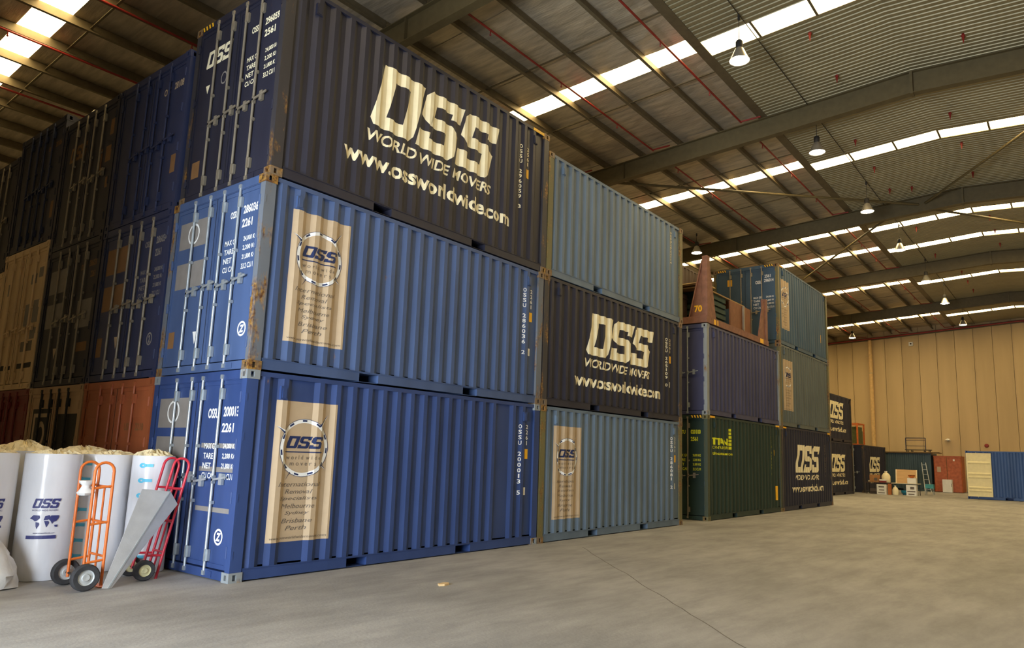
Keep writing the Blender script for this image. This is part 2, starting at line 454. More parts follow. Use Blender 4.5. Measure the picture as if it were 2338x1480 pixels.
# wind bracing tubes in the roof plane
def brace(p, q, label):
    tag(obs('wind_brace', MB().cyl(p, q, .045, n=10), m_steel), label, 'brace', 'roof wind braces')
z_ = lambda y: zt(y)-.30
brace((15.3, 4.75, z_(4.75)), (24.95, -3.75, z_(-3.75)), 'olive steel tube brace crossing left of the second rafter under the foil roof')
brace((25.15, -3.6, z_(-3.6)), (34.8, -11.6, z_(-11.6)), 'olive steel tube brace running to the far right under corrugated lining')
brace((25.15, -3.0, z_(-3.0)), (34.8, 4.6, z_(4.6)), 'olive steel tube brace sloping down behind the upper teal container')
brace((24.95, -4.0, z_(-4.0)), (15.3, -10.4, z_(-10.4)), 'olive steel tube brace climbing to the right edge below the long skylight')

# red sprinkler mains and their heads
def red_pipe(y, xa, xb, label, dy=.0):
    z = zt(y)-.06
    o = thing('sprinkler_pipe', label, 'pipe', (xa, y, z), group='sprinkler mains')
    obs('pipe', MB().cyl((0,0,0), (xb-xa,0,0), .028, n=10), m_red, o)
    x = 1.2
    while x < xb-xa:
        obs('sprinkler_head', MB().cyl((x,0,-.02),(x,0,-.12),.014,n=6).cyl((x,0,-.12),(x,0,-.15),.03,.01,n=8), m_red, o); x += 2.9
    return o
i = 0
for bi in range(len(ends)-1):
    a, b = ends[bi]+.25, ends[bi+1]-.35
    for y, w in ((-.65, 'beside the boundary purlin'), (2.33, 'above the front container row'), (5.3, 'deeper in over the stacks'), (8.35, 'over the left hand stacks'), (11.2, 'far left under the foil'), (14.2, 'farthest left by the skylight')):
        if bi >= 2 and y > 6: continue
        nth = ['nearest', 'second', 'third', 'fourth', 'fifth', 'sixth', 'last'][bi]
        o = red_pipe(y, a, b, 'red sprinkler pipe %s, %s roof bay' % (w, nth))
        obs('cross_pipe', MB().cyl((.05,0,0),(.05,-.62 if bi % 2 else .62,.0),.024,n=8).cyl((b-a-.05,0,0),(b-a-.05,-.62,.0),.024,n=8), m_red, o)
hm = MB().cyl((0,0,.12),(0,0,0),.022,.035,n=8).cyl((0,0,0),(0,0,-.03),.05,.04,n=8).cyl((0,0,-.03),(0,0,-.2),.035,.006,n=8).mesh('head', True)
heads = [(x, -3.63) for x in (11.67, 14.05)] + [(x, -3.06) for x in (18.35, 20.94, 23.4, 26.43, 28.7, 33.6)] + [(x, -3.68) for x in (37.84, 40.26, 42.68, 47.0)] + \
        [(x, -5.76) for x in (18.15, 20.61, 23.49, 28.99, 31.17, 33.48)] + [(13.85, -6.61), (11.4, -6.61), (23.71, -3.76)]
ORD = ['first', 'second', 'third', 'fourth', 'fifth', 'sixth', 'seventh', 'eighth', 'ninth', 'tenth', 'eleventh', 'twelfth', 'thirteenth']
rows = {'beside the pendant lamps': sorted(h for h in heads if h[1] > -4.5), 'right of the ridge line': sorted(h for h in heads if h[1] < -4.5)}
for wh_, hs in rows.items():
    for i_, (hx, hy) in enumerate(hs):
        f_ = thing('fire_sprinkler', '%s red fire sprinkler from the camera, in the row %s' % (ORD[i_], wh_), 'sprinkler', (hx, hy, zt(hy)-.02), group='fire sprinklers under the corrugated lining')
        ob('drop_nozzle', hm, m_red, f_)
# catenary wire of the lamps
lw = thing('lamp_wire', 'thin dark cable running under the corrugated lining above the lamps', 'cable', (0, -2.55, zt(-2.55)-.035))
for i in range(len(ends)-1): obs('wire', MB().cyl((ends[i]+.12, 0, 0), (ends[i+1]-.12, 0, 0), .012, n=6), m_cable, lw)

def lamp(x, y, z, label, on=True, row='pendant lamps under the roof'):
    o = thing('pendant_lamp', label, 'lamp', (x, y, z), group=row)
    zt_ = zt(y)-.05-z
    obs('cord', MB().cyl((0,0,.5),(0,0,zt_),.008,n=6), m_cable, o)
    obs('hook', MB().cyl((0,0,zt_-.12),(0,0,zt_),.03,n=8), m_dark, o)
    obs('housing', MB().lathe([(.0,.5),(.06,.5),(.085,.46),(.085,.34),(.07,.30),(0,.30)], n=18), m_dark, o)
    obs('shade', MB().lathe([(.07,.31),(.10,.28),(.16,.14),(.225,.0),(.228,-.01),(.222,-.005),(.155,.13),(.09,.27)], n=24), m_lampshade, o)
    obs('diffuser', MB().lathe([(0,-.028),(.11,-.022),(.18,-.008),(.216,.008),(.19,.02),(0,.03)], n=24), m_lampbulb, o)
    l = bpy.data.lights.new('lamp_light', 'SPOT'); l.energy = LAMP_W; l.color = LAMP_COL; l.spot_size = math.radians(150); l.spot_blend = .6; l.shadow_soft_size = .2
    lo = bpy.data.objects.new('lamp_light', l); COL.objects.link(lo); lo.parent = o; lo.location = (0, 0, -.06)
    return o
LX = [(9.88, 'nearest large pendant lamp, white glowing, top right'), (15.87, 'second pendant lamp below the near rafter'), (21.97, 'third pendant lamp in front of the second rafter'),
      (27.7, 'fourth pendant lamp in the right hand row'), (34.0, 'fifth pendant lamp in the right hand row'), (39.88, 'sixth pendant lamp, next to last before the wall'), (47.3, 'last pendant lamp of the right row by far wall')]
for x, t in LX: lamp(x, -2.55, 10.74, t)
lamp(23.2, 4.7, 10.6, 'bright pendant lamp just right of the pale blue top container')
lamp(48.4, 4.45, 10.6, 'small far pendant lamp above the far wall left corner')
# wall fittings
dp = thing('downpipe', 'pale vertical downpipe on the tan far wall', 'pipe', (XW, 4.48, 0))
obs('pipe', MB().cyl((-.26,0,0),(-.26,0,11.2),.14,n=14), mat('downpipe_paint', (214, 178, 122), rough=.6), dp)
obs('bracket', MB().cyl((-.26,0,9.9),(-.26,.35,9.95),.05,n=8), m_wall, dp)
obs('bracket', MB().lathe([(.15,8.6),(.17,8.6),(.17,8.7),(.15,8.7)], (-.26,0,0), 14), m_wall, dp)
sg = thing('wall_camera', 'small white square fitting high on the tan far wall', 'camera', (XW-.04, 1.65, 10.75))
ob('housing', MB().box(-.12, -.14, -.14, 0, .14, .14), m_white, sg); obs('lens', MB().cyl((-.15,0,0),(-.1,0,0),.06,n=12), m_black, sg)
bl = thing('alarm_bell', 'round red alarm bell on tan wall above blue container', 'bell', (XW-.03, -2.77, 3.24))
obs('gong', MB().lathe([(0,-.1),(.09,-.09),(.13,-.04),(.14,0)], n=18, ax='x'), m_red, bl); obs('backplate', MB().cyl((-.01,0,0),(0,0,0),.09,n=12), m_dark, bl)
sh = thing('wall_shelf_light', 'small white wall light near the rust coloured crate', 'light', (XW-.03, -.43, 3.6))
ob('plate', MB().box(-.05, -.08, -.05, 0, .08, .12), m_white, sh); obs('shade', MB().lathe([(.04,.1),(.2,.0),(.19,0)], (-.2,0,0), 14), m_white, sh)
tag(obs('fire_main', MB().cyl((XW-.25, Y0+.5, 11.25), (XW-.25, RIDGE, 11.85), .06, n=10).cyl((XW-.25, RIDGE, 11.85), (XW-.25, 16, 10.7), .06, n=10), m_red), 'dark red pipe along the top of the far wall', 'pipe')
obx = MB().hull8([(XW-.12,Y0,11.2),(XW-.04,Y0,11.2),(XW-.04,RIDGE,11.75),(XW-.12,RIDGE,11.75),(XW-.12,Y0,11.4),(XW-.04,Y0,11.4),(XW-.04,RIDGE,11.95),(XW-.12,RIDGE,11.95)])
obx.hull8([(XW-.12,RIDGE,11.75),(XW-.04,RIDGE,11.75),(XW-.04,Y1,10.2),(XW-.12,Y1,10.2),(XW-.12,RIDGE,11.95),(XW-.04,RIDGE,11.95),(XW-.04,Y1,10.4),(XW-.12,Y1,10.4)])
trm = ob('trim_2', obx, m_steel); trm['kind'] = 'structure'

# ------------------------------------------------------------------ shipping containers
L, CW, HS, HC = 6.058, 2.438, 2.591, 2.896
def corr_profile(x0, x1, skip=()):
    """(x, depth) of the side corrugation, outer flats at .014, inner at .05"""
    o, i = .012, .050
    p = [(x0, i), (x0+.03, i)]; x = x0+.03; up_ = .068; fo = .072; fi = .07
    while x+2*up_+fo < x1-.03:
        c = x+up_+fo/2
        if not any(a < c < b for a, b in skip):
            p += [(x, i), (x+up_, o), (x+up_+fo, o), (x+2*up_+fo, i)]
        x += 2*up_+fo+fi
    p += [(x1, i)]
    q = [p[0]]
    for a in p[1:]:
        if a[0]-q[-1][0] > 1e-6: q.append(a)
    return q
PROFS = {'std': corr_profile(.16, L-.16), 'panel': corr_profile(.16, L-.16, ((.85, 1.12), (5.0, 5.25))), 'fine': corr_profile(.16, L-.16)}
CM = {}
def cached(key, fn, smooth=False):
    if key not in CM: CM[key] = fn().mesh('_'.join(str(k) for k in key), smooth)
    return CM[key]
def casting(sx, sy):
    """corner casting with an opening in its end and side faces; sx, sy = which corner"""
    a, b, h = .178, .162, .118
    m = MB()
    vs = lambda x, y, z: (x if sx == 0 else L-x, y if sy == 0 else CW-y, z)
    def face(P, u, v, hu0, hu1, hv0, hv1, dirn, dep):
        # P(u,v,d)
        c = [(0,0),(u,0),(u,v),(0,v)]; h_ = [(hu0,hv0),(hu1,hv0),(hu1,hv1),(hu0,hv1)]
        m.add([P(*q, 0) for q in c]+[P(*q, 0) for q in h_]+[P(*q, dep) for q in h_],
              [(0,1,5,4),(1,2,6,5),(2,3,7,6),(3,0,4,7),(4,5,9,8),(5,6,10,9),(6,7,11,10),(7,4,8,11)])
    face(lambda u, v, d: vs(d, u, v), b, h, .055, .10, .028, .09, 0, .03)     # end face
    face(lambda u, v, d: vs(u, d, v), a, h, .05, .10, .024, .094, 0, .03)     # side face
    m.add([vs(0,0,0),vs(a,0,0),vs(a,b,0),vs(0,b,0)], [(0,1,2,3)]); m.add([vs(0,0,h),vs(a,0,h),vs(a,b,h),vs(0,b,h)], [(0,1,2,3)])
    m.add([vs(a,0,0),vs(a,b,0),vs(a,b,h),vs(a,0,h)], [(0,1,2,3)]); m.add([vs(0,b,0),vs(a,b,0),vs(a,b,h),vs(0,b,h)], [(0,1,2,3)])
    return m
def side_mesh(H, prof, far):
    p = PROFS[prof]; z0, z1 = .158, H-.07; vs = []; fs = []
    Y = lambda d: (CW-d if far else d)
    for (x, d) in p: vs += [(x, Y(d), z0), (x, Y(d), z1)]
    for i in range(len(p)-1): fs.append((2*i, 2*i+2, 2*i+3, 2*i+1))
    m = MB().add(vs, fs); m.box(.17, Y(.060), z0, L-.17, Y(.068), z1)
    return m
def rail_bot(far):
    m = MB(); Y = lambda a, b: (CW-b, CW-a) if far else (a, b)
    y0, y1 = Y(.012, .05)
    for a, b in ((.178, 1.73), (2.08, 3.90), (4.25, L-.178)): m.box(a, y0, .018, b, y1, .158)
    for a, b in ((1.73, 2.08), (3.90, 4.25)):
        m.box(a, y0, .135, b, y1, .158); q0, q1 = Y(.05, .9)
        m.box(a, q0, .136, b, q1, .15); m.box(a-.006, q0, .018, a, q1, .15); m.box(b, q0, .018, b+.006, q1, .15)
        e0, e1 = Y(.03, .9); m.box(a, e0, .012, b, e1, .018); w0, w1 = Y(.9, .91); m.box(a, w0, .012, b, w1, .15)
    a0, a1 = Y(.004, .02); m.box(.178, a0, .15, L-.178, a1, .160)
    return m
def door_mesh(H, side, ribbed):
    y0, y1 = (.115, CW/2-.006) if side == 0 else (CW/2+.006, CW-.115)
    z0, z1 = .135, H-.125; m = MB()
    m.box(.034, y0, z0, .07, y1, z1)
    f = .055
    for b in ((y0, z0, y1, z0+f), (y0, z1-f, y1, z1), (y0, z0+f, y0+f, z1-f), (y1-f, z0+f, y1, z1-f)):
        m.box(.024, b[0], b[1], .034, b[2], b[3])
    if ribbed:
        n = 4; hh = (z1-z0-2*f)
        for k in range(n):
            c = z0+f+hh*(k+.5)/n; y_a, y_b = y0+f+.01, y1-f-.01
            m.hull8([(.034,y_a,c-.16),(.034,y_a,c+.16),(.034,y_b,c+.16),(.034,y_b,c-.16),(.022,y_a,c-.12),(.022,y_a,c+.12),(.022,y_b,c+.12),(.022,y_b,c-.12)])
    return m
def bar_mesh(H, y):
    m = MB().cyl((.004, y, .075), (.004, y, H-.065), .0185, n=10)
    for z in (.06, H-.085):     # cams
        m.box(-.014, y-.026, z-.02, .022, y+.026, z+.035)
    for z in (.28, H-.30):      # bearing brackets
        m.box(-.004, y-.062, z-.07, .03, y-.014, z+.07); m.box(-.018, y-.03, z-.075, .004, y+.006, z+.075)
    for z in (.92, 1.62):
        m.box(-.012, y-.045, z-.02, .028, y-.01, z+.02)
    return m
def handle_mesh(y, z, d):
    m = MB().hull8([(-.02,y,z-.014),(-.006,y,z-.014),(-.006,y+d*.33,z+.03),(-.02,y+d*.33,z+.03),(-.02,y,z+.014),(-.006,y,z+.014),(-.006,y+d*.33,z+.056),(-.02,y+d*.33,z+.056)])
    m.box(-.02, min(y, y+d*.03), z-.045, .024, max(y, y+d*.03), z+.055)
    m.box(-.012, min(y+d*.16, y+d*.23), z-.055, .026, max(y+d*.16, y+d*.23), z+.085)
    return m
def hinge_mesh(y):
    m = MB()
    return m.cyl((.012, y, -.07), (.012, y, .07), .018, n=8).box(.014, y-.05, -.035, .03, y+.05, .035)

LOGO = oss_raw(.25)
LOGO_S = oss_raw(.3)
m_cast = {}

def codes_side(o, prof, code, typ, m, x=5.5, ztop=2.2, zbot=.9, sticker=True, up_st=True):
    to = lambda u, v, d: (u, d-.004, v)
    n = len(code); dz = (ztop-zbot)/n; raws = []
    for k, ch in enumerate(code):
        if ch == ' ': continue
        raws.append(fit(raw_text(ch, 0, .02), x-.03, x+.03, ztop-dz*(k+.88), ztop-dz*(k+.12)))
    raw_obj('lettering', join(*raws), m, o, to, PROFS[prof])
    raws = []; 
    for k, ch in enumerate(typ):
        raws.append(fit(raw_text(ch, 0, .02), x+.19, x+.25, ztop-dz*(k+.88), ztop-dz*(k+.12)))
    raw_obj('lettering', join(*raws), m, o, to, PROFS[prof])
    if sticker:
        raw_obj('height_sticker', poly2([[(x+.15,ztop-.64),(x+.26,ztop-.64),(x+.26,ztop-.46),(x+.15,ztop-.46)]]), m_yellow, o, to, PROFS[prof])
    if up_st:
        raw_obj('label_patch', poly2([[(x+.13,zbot),(x+.22,zbot),(x+.22,zbot+.14),(x+.13,zbot+.14)]]), m_white, o, to, PROFS[prof])

def big_logo(o, prof, z0, m, x0=1.56, sc=1.0, top=None):
    """block logo, slogan and web address painted on the side"""
    to = lambda u, v, d: (u, d-.003, v)
    h = top or 1.0
    raw_obj('logo_lettering', fit(LOGO, x0+.04, x0+2.97, z0+.70, z0+.70+h), m, o, to, PROFS[prof])
    raw_obj('slogan_lettering', fit(raw_text('WORLD WIDE MOVERS', .2, .024), x0+.0, x0+2.83, z0+.43, z0+.62), m, o, to, PROFS[prof])
    raw_obj('web_lettering', fit(raw_text('www.ossworldwide.com', 0, .028), x0-.42, x0+3.38, z0, z0+.27), m, o, to, PROFS[prof])

def ring(cx, cz, r0, r1, a0=0, a1=360, n=40):
    P = []
    for k in range(n):
        t, u = math.radians(a0+(a1-a0)*k/n), math.radians(a0+(a1-a0)*(k+1)/n)
        P.append([(cx+r0*math.cos(t), cz+r0*math.sin(t)), (cx+r1*math.cos(t), cz+r1*math.sin(t)), (cx+r1*math.cos(u), cz+r1*math.sin(u)), (cx+r0*math.cos(u), cz+r0*math.sin(u))])
    return poly2(P)
def poster(o, prof, x0=.47, z0=.43, full=True):
    T = lambda e: (lambda u, v, d: (u, d-e, v))
    w, h = .93, 1.81
    p = raw_obj('poster', poly2([[(x0,z0),(x0+w,z0),(x0+w,z0+h),(x0,z0+h)]]), m_tan, o, T(.003), PROFS[prof])
    cx, cz, r = x0+.455, z0+1.205, .365
    rg = raw_obj('ring_emblem', ring(cx, cz, r-.035, r+.012), m_white, p, T(.005), PROFS[prof])
    dash = [ring(cx, cz, r-.02, r+.002, a, a+11, 3) for a in range(20, 380, 33)]
    sp = []
    for ang, ln, wd in ((52, .22, .05), (148, .15, .045), (240, .12, .02), (-38, .10, .03)):
        t = math.radians(ang); c, s_ = math.cos(t), math.sin(t)
        sp.append([(cx+r*c-wd*s_*.5, cz+r*s_+wd*c*.5), (cx+r*c+wd*s_*.5, cz+r*s_-wd*c*.5), (cx+(r+ln)*c, cz+(r+ln)*s_)])
    raw_obj('spike_emblem', poly2(sp[:2]+sp[3:]), m_white, p, T(.006), PROFS[prof])
    half = []
    for q in sp:
        mid = ((q[0][0]+q[1][0])/2, (q[0][1]+q[1][1])/2); half.append([q[0], mid, q[2]])
    raw_obj('dark_emblem', join(*dash, poly2(half), ring(cx, cz, r+.012, r+.018)), m_posterblue, p, T(.0075), PROFS[prof])
    raw_obj('logo_lettering', join(fit(LOGO_S, cx-.27, cx+.30, cz-.01, cz+.15), poly2([[(cx-.28,cz-.065),(cx+.28,cz-.065),(cx+.28,cz-.05),(cx-.28,cz-.05)]])), m_posterblue, p, T(.006), PROFS[prof])
    tx = [fit(raw_text('w o r l d  w i d e', 0, 0), cx-.25, cx+.25, cz-.155, cz-.10), fit(raw_text('m o v e r s', 0, 0), cx-.19, cx+.19, cz-.235, cz-.195)]
    lines = ['International', 'Removal', 'Specialists', 'Melbourne', 'Sydney', 'Brisbane', 'Perth']
    for k, s_ in enumerate(lines):
        wl = .021*len(s_)+.05
        tx.append(fit(raw_text(s_, .3, 0), cx-wl-.03, cx+wl-.03, z0+.70-k*.093, z0+.70-k*.093+.058))
    tx.append(fit(raw_text('www.ossworldwidemovers.com', .15, 0), x0+.04, x0+w-.04, z0+.035, z0+.07))
    for t_ in tx: raw_obj('small_lettering', t_, m_postergrey, p, T(.006), PROFS[prof])
    return p

def door_txt(o, items, x=.031):
    """items: list of (raw, y_left, y_right, z0, z1, material); seen from the door end, y falls to the right"""
    for (raw, yl, yr, z0, z1, m) in items:
        raw_obj('sticker' if raw is RECT else 'emblem' if raw is TRI or raw is LOGO else 'lettering', fit(raw, -yl, -yr, z0, z1), m, o, lambda u, v, d: (x, -u, v))
RECT = poly2([[(0,0),(1,0),(1,1),(0,1)]])
TRI = poly2([[(0,1),(.5,0),(1,1)]])
def weights(zt_, m, yl=.92, yr=.14):
    it = []
    for k, (a, b) in enumerate((('MAX GR', '24,000 KG'), ('TARE', '2,200 KG'), ('NET', '21,800 KG'), ('CU CAP', '33.2 CU M'))):
        z = zt_-k*.125
        it.append((raw_text(a, 0, .02), yl, yl-.10-.035*len(a), z-.075, z, m)); it.append((raw_text(b, 0, .02), yl-.46, yr, z-.075, z, m))
    return it

def container(label, loc, col, H=HS, prof='std', rotz=0, post=None, cast=None, bars=m_galv, ribbed=False, hazard=False, group=None, doors=True, open_door=False, bar_y=(.60, 1.0, 1.37, 1.79), vent=True):
    o = thing('shipping_container', label, 'container', loc, rotz, group)
    post = post or col; cast = cast or post
    for sx in (0, 1):
        for sy in (0, 1):
            cm = cached(('casting', sx, sy), lambda: casting(sx, sy))
            ob('corner_casting', cm, cast, o); ob('corner_casting', cm, cast, o, (0, 0, H-.118))
            def pm():
                x0, x1 = (.008, .165) if sx == 0 else (L-.165, L-.008); y0, y1 = (.006, .112) if sy == 0 else (CW-.112, CW-.006)
                m = MB().box(x0, y0, .118, x1, y1, H-.118)
                if sx == 0 and sy == 0:
                    for z in (.32, 1.0, 1.75, H-.35): m.box(x0+.012, y0-.003, z-.05, x0+.03, y0, z+.05)
                return m
            ob('corner_post', cached(('post', sx, sy, H), pm), post, o)
    for far in (0, 1):
        pk = prof if not far else 'std'
        ob('side_panel', cached(('side', H, pk, far), lambda: side_mesh(H, pk, far)), col, o)
        ob('bottom_rail', cached(('rail', far), lambda: rail_bot(far)), col, o)
        ob('top_rail', cached(('trail', H, far), lambda: MB().box(.178, CW-.062 if far else .014, H-.072, L-.178, CW-.014 if far else .062, H-.012)), col, o)
    ob('roof_panel', cached(('roofp', H), lambda: MB().box(.1, .06, H-.05, L-.1, CW-.06, H-.028)), col, o)
    ob('floor_panel', cached(('floorp',), lambda: MB().box(.1, .05, .152, L-.1, CW-.05, .18)), m_dark, o)
    def endp():
        vs = []; fs = []; y = .112; k = 0; P = [(.112, L-.05)]
        while y+.25 < CW-.112: P += [(y+.06, L-.05), (y+.11, L-.012), (y+.19, L-.012), (y+.24, L-.05)]; y += .25
        P.append((CW-.112, L-.05))
        for (yy, xx) in P: vs += [(xx, yy, .12), (xx, yy, H-.1)]
        for i in range(len(P)-1): fs.append((2*i, 2*i+2, 2*i+3, 2*i+1))
        return MB().add(vs, fs).box(L-.12, .16, .02, L-.02, CW-.16, .14).box(L-.12, .16, H-.11, L-.02, CW-.16, H-.01)
    ob('end_panel', cached(('endp', H), endp), col, o)
    ob('door_header', cached(('hdr', H), lambda: MB().box(.006, .162, H-.118, .11, CW-.162, H-.004).box(.012, .11, H-.128, .05, CW-.11, H-.119)), col, o)
    ob('door_sill', cached(('sill',), lambda: MB().box(.006, .162, .012, .11, CW-.162, .118).box(-.002, .4, .03, .006, .5, .10)), col, o)
    if vent:
        for vx in (.54, L-.45):
            ob('vent', cached(('vent', vx, H), lambda: MB().box(vx-.05, -.008, H-.34, vx+.05, .05, H-.17).box(vx-.03, -.016, H-.325, vx+.03, -.008, H-.2)), col, o)
    if hazard:
        ob('hazard_plate', cached(('haz0', H), lambda: MB().box(-.002, .17, H-.085, .006, .50, H-.012).box(-.002, CW-.5, H-.085, .006, CW-.17, H-.012)), m_black, o)
        def hz():
            m = MB()
            for b in (.17, CW-.5):
                for k in range(4): m.hull8([(-.004,b+.085*k,H-.085),(-.002,b+.085*k,H-.085),(-.002,b+.085*k+.04,H-.085),(-.004,b+.085*k+.04,H-.085),(-.004,b+.085*k+.03,H-.012),(-.002,b+.085*k+.03,H-.012),(-.002,b+.085*k+.07,H-.012),(-.004,b+.085*k+.07,H-.012)])
            return m
        ob('hazard_stripe', cached(('haz1', H), hz), m_yellow, o)
        for hx in (.18, L-.52): ob('hazard_band', cached(('haz2', H, hx), lambda: MB().box(hx, .004, H-.07, hx+.34, .013, H-.015)), m_yellow, o)
    o_doors = []
    if doors:
        for s in (0, 1):
            d = ob('door', cached(('door', H, s, ribbed), lambda: door_mesh(H, s, ribbed)), col, o); o_doors.append(d)
            for y in (bar_y[:2] if s == 0 else bar_y[2:]):
                ob('locking_bar', cached(('bar', H, y), lambda: bar_mesh(H, y), True), bars, d)
                dd = -1 if s == 0 else 1
                dd = -1
                z = 1.16+(.04 if y in (bar_y[0], bar_y[2]) else 0)
                ob('handle', cached(('handle', y, z, dd), lambda: handle_mesh(y, z, dd)), bars, d)
            for z in (.35, 1.0, 1.65, H-.35):
                ob('hinge', cached(('hinge', s), lambda: hinge_mesh(.108 if s == 0 else CW-.108), True), col, d, (0, 0, z))
            ob('gasket', cached(('gask', H, s), lambda: MB().box(.02, CW/2-.006 if s == 0 else CW-.118, .13, .04, CW/2+.0 if s == 0 else CW-.112, H-.12)), m_black, d)
    return o, o_doors

BLUE = paint('blue_paint', (40, 62, 110), rust=.06)
BLUE2 = paint('mid_blue_paint', (62, 82, 120), rust=.10)
PALE = paint('pale_blue_paint', (92, 110, 128), rust=.08)
NAVY = paint('navy_paint', (30, 31, 47), rust=.07)
INK = paint('ink_blue_paint', (30, 33, 54), rust=.08)
DUSK = paint('dusk_blue_paint', (36, 44, 74), rust=.08)
GREEN = paint('green_paint', (28, 50, 42), rust=.05)
VIOLET = paint('violet_blue_paint', (60, 63, 96), rust=.06)
SLATE = paint('slate_paint', (86, 96, 98), rust=.1)
TEAL = paint('teal_blue_paint', (52, 80, 104), rust=.08)
ORANGE = paint('orange_paint', (160, 86, 50), rust=.12)
TANC = paint('beige_paint', (176, 146, 112), rust=.12)
CREAMC = paint('cream_container_paint', (214, 186, 142), rust=.12)
MAROON = paint('maroon_paint', (116, 36, 34), rust=.10)
BROWN = paint('brown_paint', (92, 74, 62), rust=.15)
ROYAL = paint('royal_paint', (44, 78, 140), rust=.05)
RUSTP = paint('rust_streaked_post', (98, 104, 112), rust=.6)
RUSTN = paint('rust_navy_post', (50, 47, 50), rust=.5)
RUSTC = paint('rust_casting', (112, 96, 78), rust=.85)
GREYC = paint('grey_casting', (132, 138, 140), rust=.5)
OLIVEP = paint('olive_post', (104, 98, 62), rust=.55)

# --- front row, first stack
A1, d = container('bright blue container on the floor nearest the camera, bottom of the corner stack', (0, 0, 0), BLUE, prof='panel', post=BLUE, cast=GREYC, bar_y=(.58, 1.06, 1.35, 1.77))
poster(A1, 'panel'); codes_side(A1, 'panel', 'OSSU 200013 5', '2261', m_white)
door_txt(d[0], [(raw_text('OSSU', 0, .03), .90, .64, 1.98, 2.08+.03, m_white), (raw_text('200013', 0, .03), .52, .16, 2.0, 2.13, m_white), (raw_text('2261', 0, .03), .53, .25, 1.80, 1.92, m_white), (raw_text('5', 0, .02), .13, .08, 2.01, 2.13, m_white)] + weights(1.66, m_white))
door_txt(d[0], [(RECT, 1.0, .15, .80, .86, m_grey_st), (RECT, 1.0, .15, 1.30, 1.36, m_grey_st), (RECT, 1.0, .15, 1.60, 1.66, m_grey_st)], x=.0325)
door_txt(d[0], [(ring(0, 0, .75, 1.0, n=24), .47, .27, .41, .61, m_white), (raw_text('Z', .2, .05), .43, .31, .46, .56, m_white)])
door_txt(d[1], [(RECT, 2.26, 1.41, 1.86, 2.27, m_grey_st), (RECT, 2.26, 1.41, 1.42, 1.74, m_grey_st)], x=.0325)
door_txt(d[1], [(ring(0, 0, .82, 1.0, n=20), 2.02, 1.68, 1.92, 2.24, m_white)])

A2, d = container('mid blue container with tan poster, middle of the corner stack', (.005, .0, HS), BLUE2, post=RUSTP, cast=RUSTC)
poster(A2, 'std'); codes_side(A2, 'std', 'OSSU 286036 2', '2261', m_white)
door_txt(d[0], [(raw_text('OSSU', 0, .03), .84, .66, 2.10, 2.20, m_white), (raw_text('286036', 0, .03), .52, .17, 2.12, 2.24, m_white), (raw_text('2261', 0, .03), .53, .28, 1.93, 2.05, m_white), (raw_text('2', 0, .02), .10, .06, 2.12, 2.24, m_white)] + weights(1.80, m_white))
door_txt(d[0], [(ring(0, 0, .75, 1.0, n=24), .40, .20, .44, .64, m_white), (raw_text('Z', .2, .05), .36, .24, .49, .59, m_white)])
door_txt(d[1], [(RECT, 2.22, 1.45, 1.86, 2.26, m_grey_st), (RECT, 2.22, 1.42, 1.26, 1.64, m_grey_st), (RECT, 2.25, 2.08, .40, .64, m_brownst)], x=.0325)
door_txt(d[1], [(TRI, 1.56, 1.42, .42, .60, m_white), (ring(0, 0, .82, 1.0, n=20), 1.98, 1.66, 1.90, 2.22, m_white)])

A3, d = container('navy high container with large cream lettering, top of the corner stack', (.06, .004, 2*HS), NAVY, H=HC, post=RUSTN, cast=RUSTC, hazard=True, bars=m_galvd)
big_logo(A3, 'std', .66, m_cream, x0=1.54, top=1.06); codes_side(A3, 'std', 'OSSU 296059 3', '2561', m_cream, x=5.2, ztop=2.42, zbot=1.1, up_st=False)
door_txt(d[0], [(raw_text('OSSU', 0, .03), .86, .63, 2.30, 2.40, m_cream), (raw_text('296059', 0, .03), .52, .17, 2.32, 2.43, m_cream), (raw_text('2561', 0, .03), .52, .25, 2.14, 2.25, m_cream)] + weights(1.95, m_cream))
door_txt(d[1], [(LOGO, 2.10, 1.36, 2.15, 2.42, m_cream), (TRI, 2.05, 1.93, 1.72, 1.86, m_cream), (ring(0, 0, .75, 1.0, n=18), 1.62, 1.45, 1.75, 1.95, m_grey_st)])
door_txt(d[1], [(RECT, 2.22, 2.0, .40, .66, m_brownst)], x=.0325)

# --- front row, second stack
BX = L+.024
B1, d = container('pale blue container with narrow tan poster on floor, second front stack', (BX, 0, 0), PALE, post=OLIVEP, cast=RUSTC)
poster(B1, 'std', x0=.48, z0=.41); codes_side(B1, 'std', 'OSSU 286081 2', '2261', m_white)
B2, d = container('navy container with cream lettering, middle of the second front stack', (BX, .0, HS), NAVY, post=RUSTN, cast=RUSTC)
big_logo(B2, 'std', .50, m_cream, x0=1.54, top=.92); codes_side(B2, 'std', 'OSSU 265109 0', '2261', m_cream, x=5.22, ztop=2.1, zbot=.84)
B3, d = container('plain pale blue container, top of the second front stack', (BX+.045, .0, 2*HS), PALE, post=OLIVEP, cast=RUSTC)
codes_side(B3, 'std', 'OSSU 282211 4', '', m_cream, x=5.44, ztop=2.4, zbot=1.38, sticker=False, up_st=False) if False else None
raw_obj('lettering', join(*[fit(raw_text(c, 0, .02), 5.41, 5.48, 2.38-.08*(k+.9), 2.38-.08*(k+.1)) for k, c in enumerate('OSSU2822114') ]), m_cream, B3, lambda u, v, dd: (u, dd-.004, v), PROFS['std'])

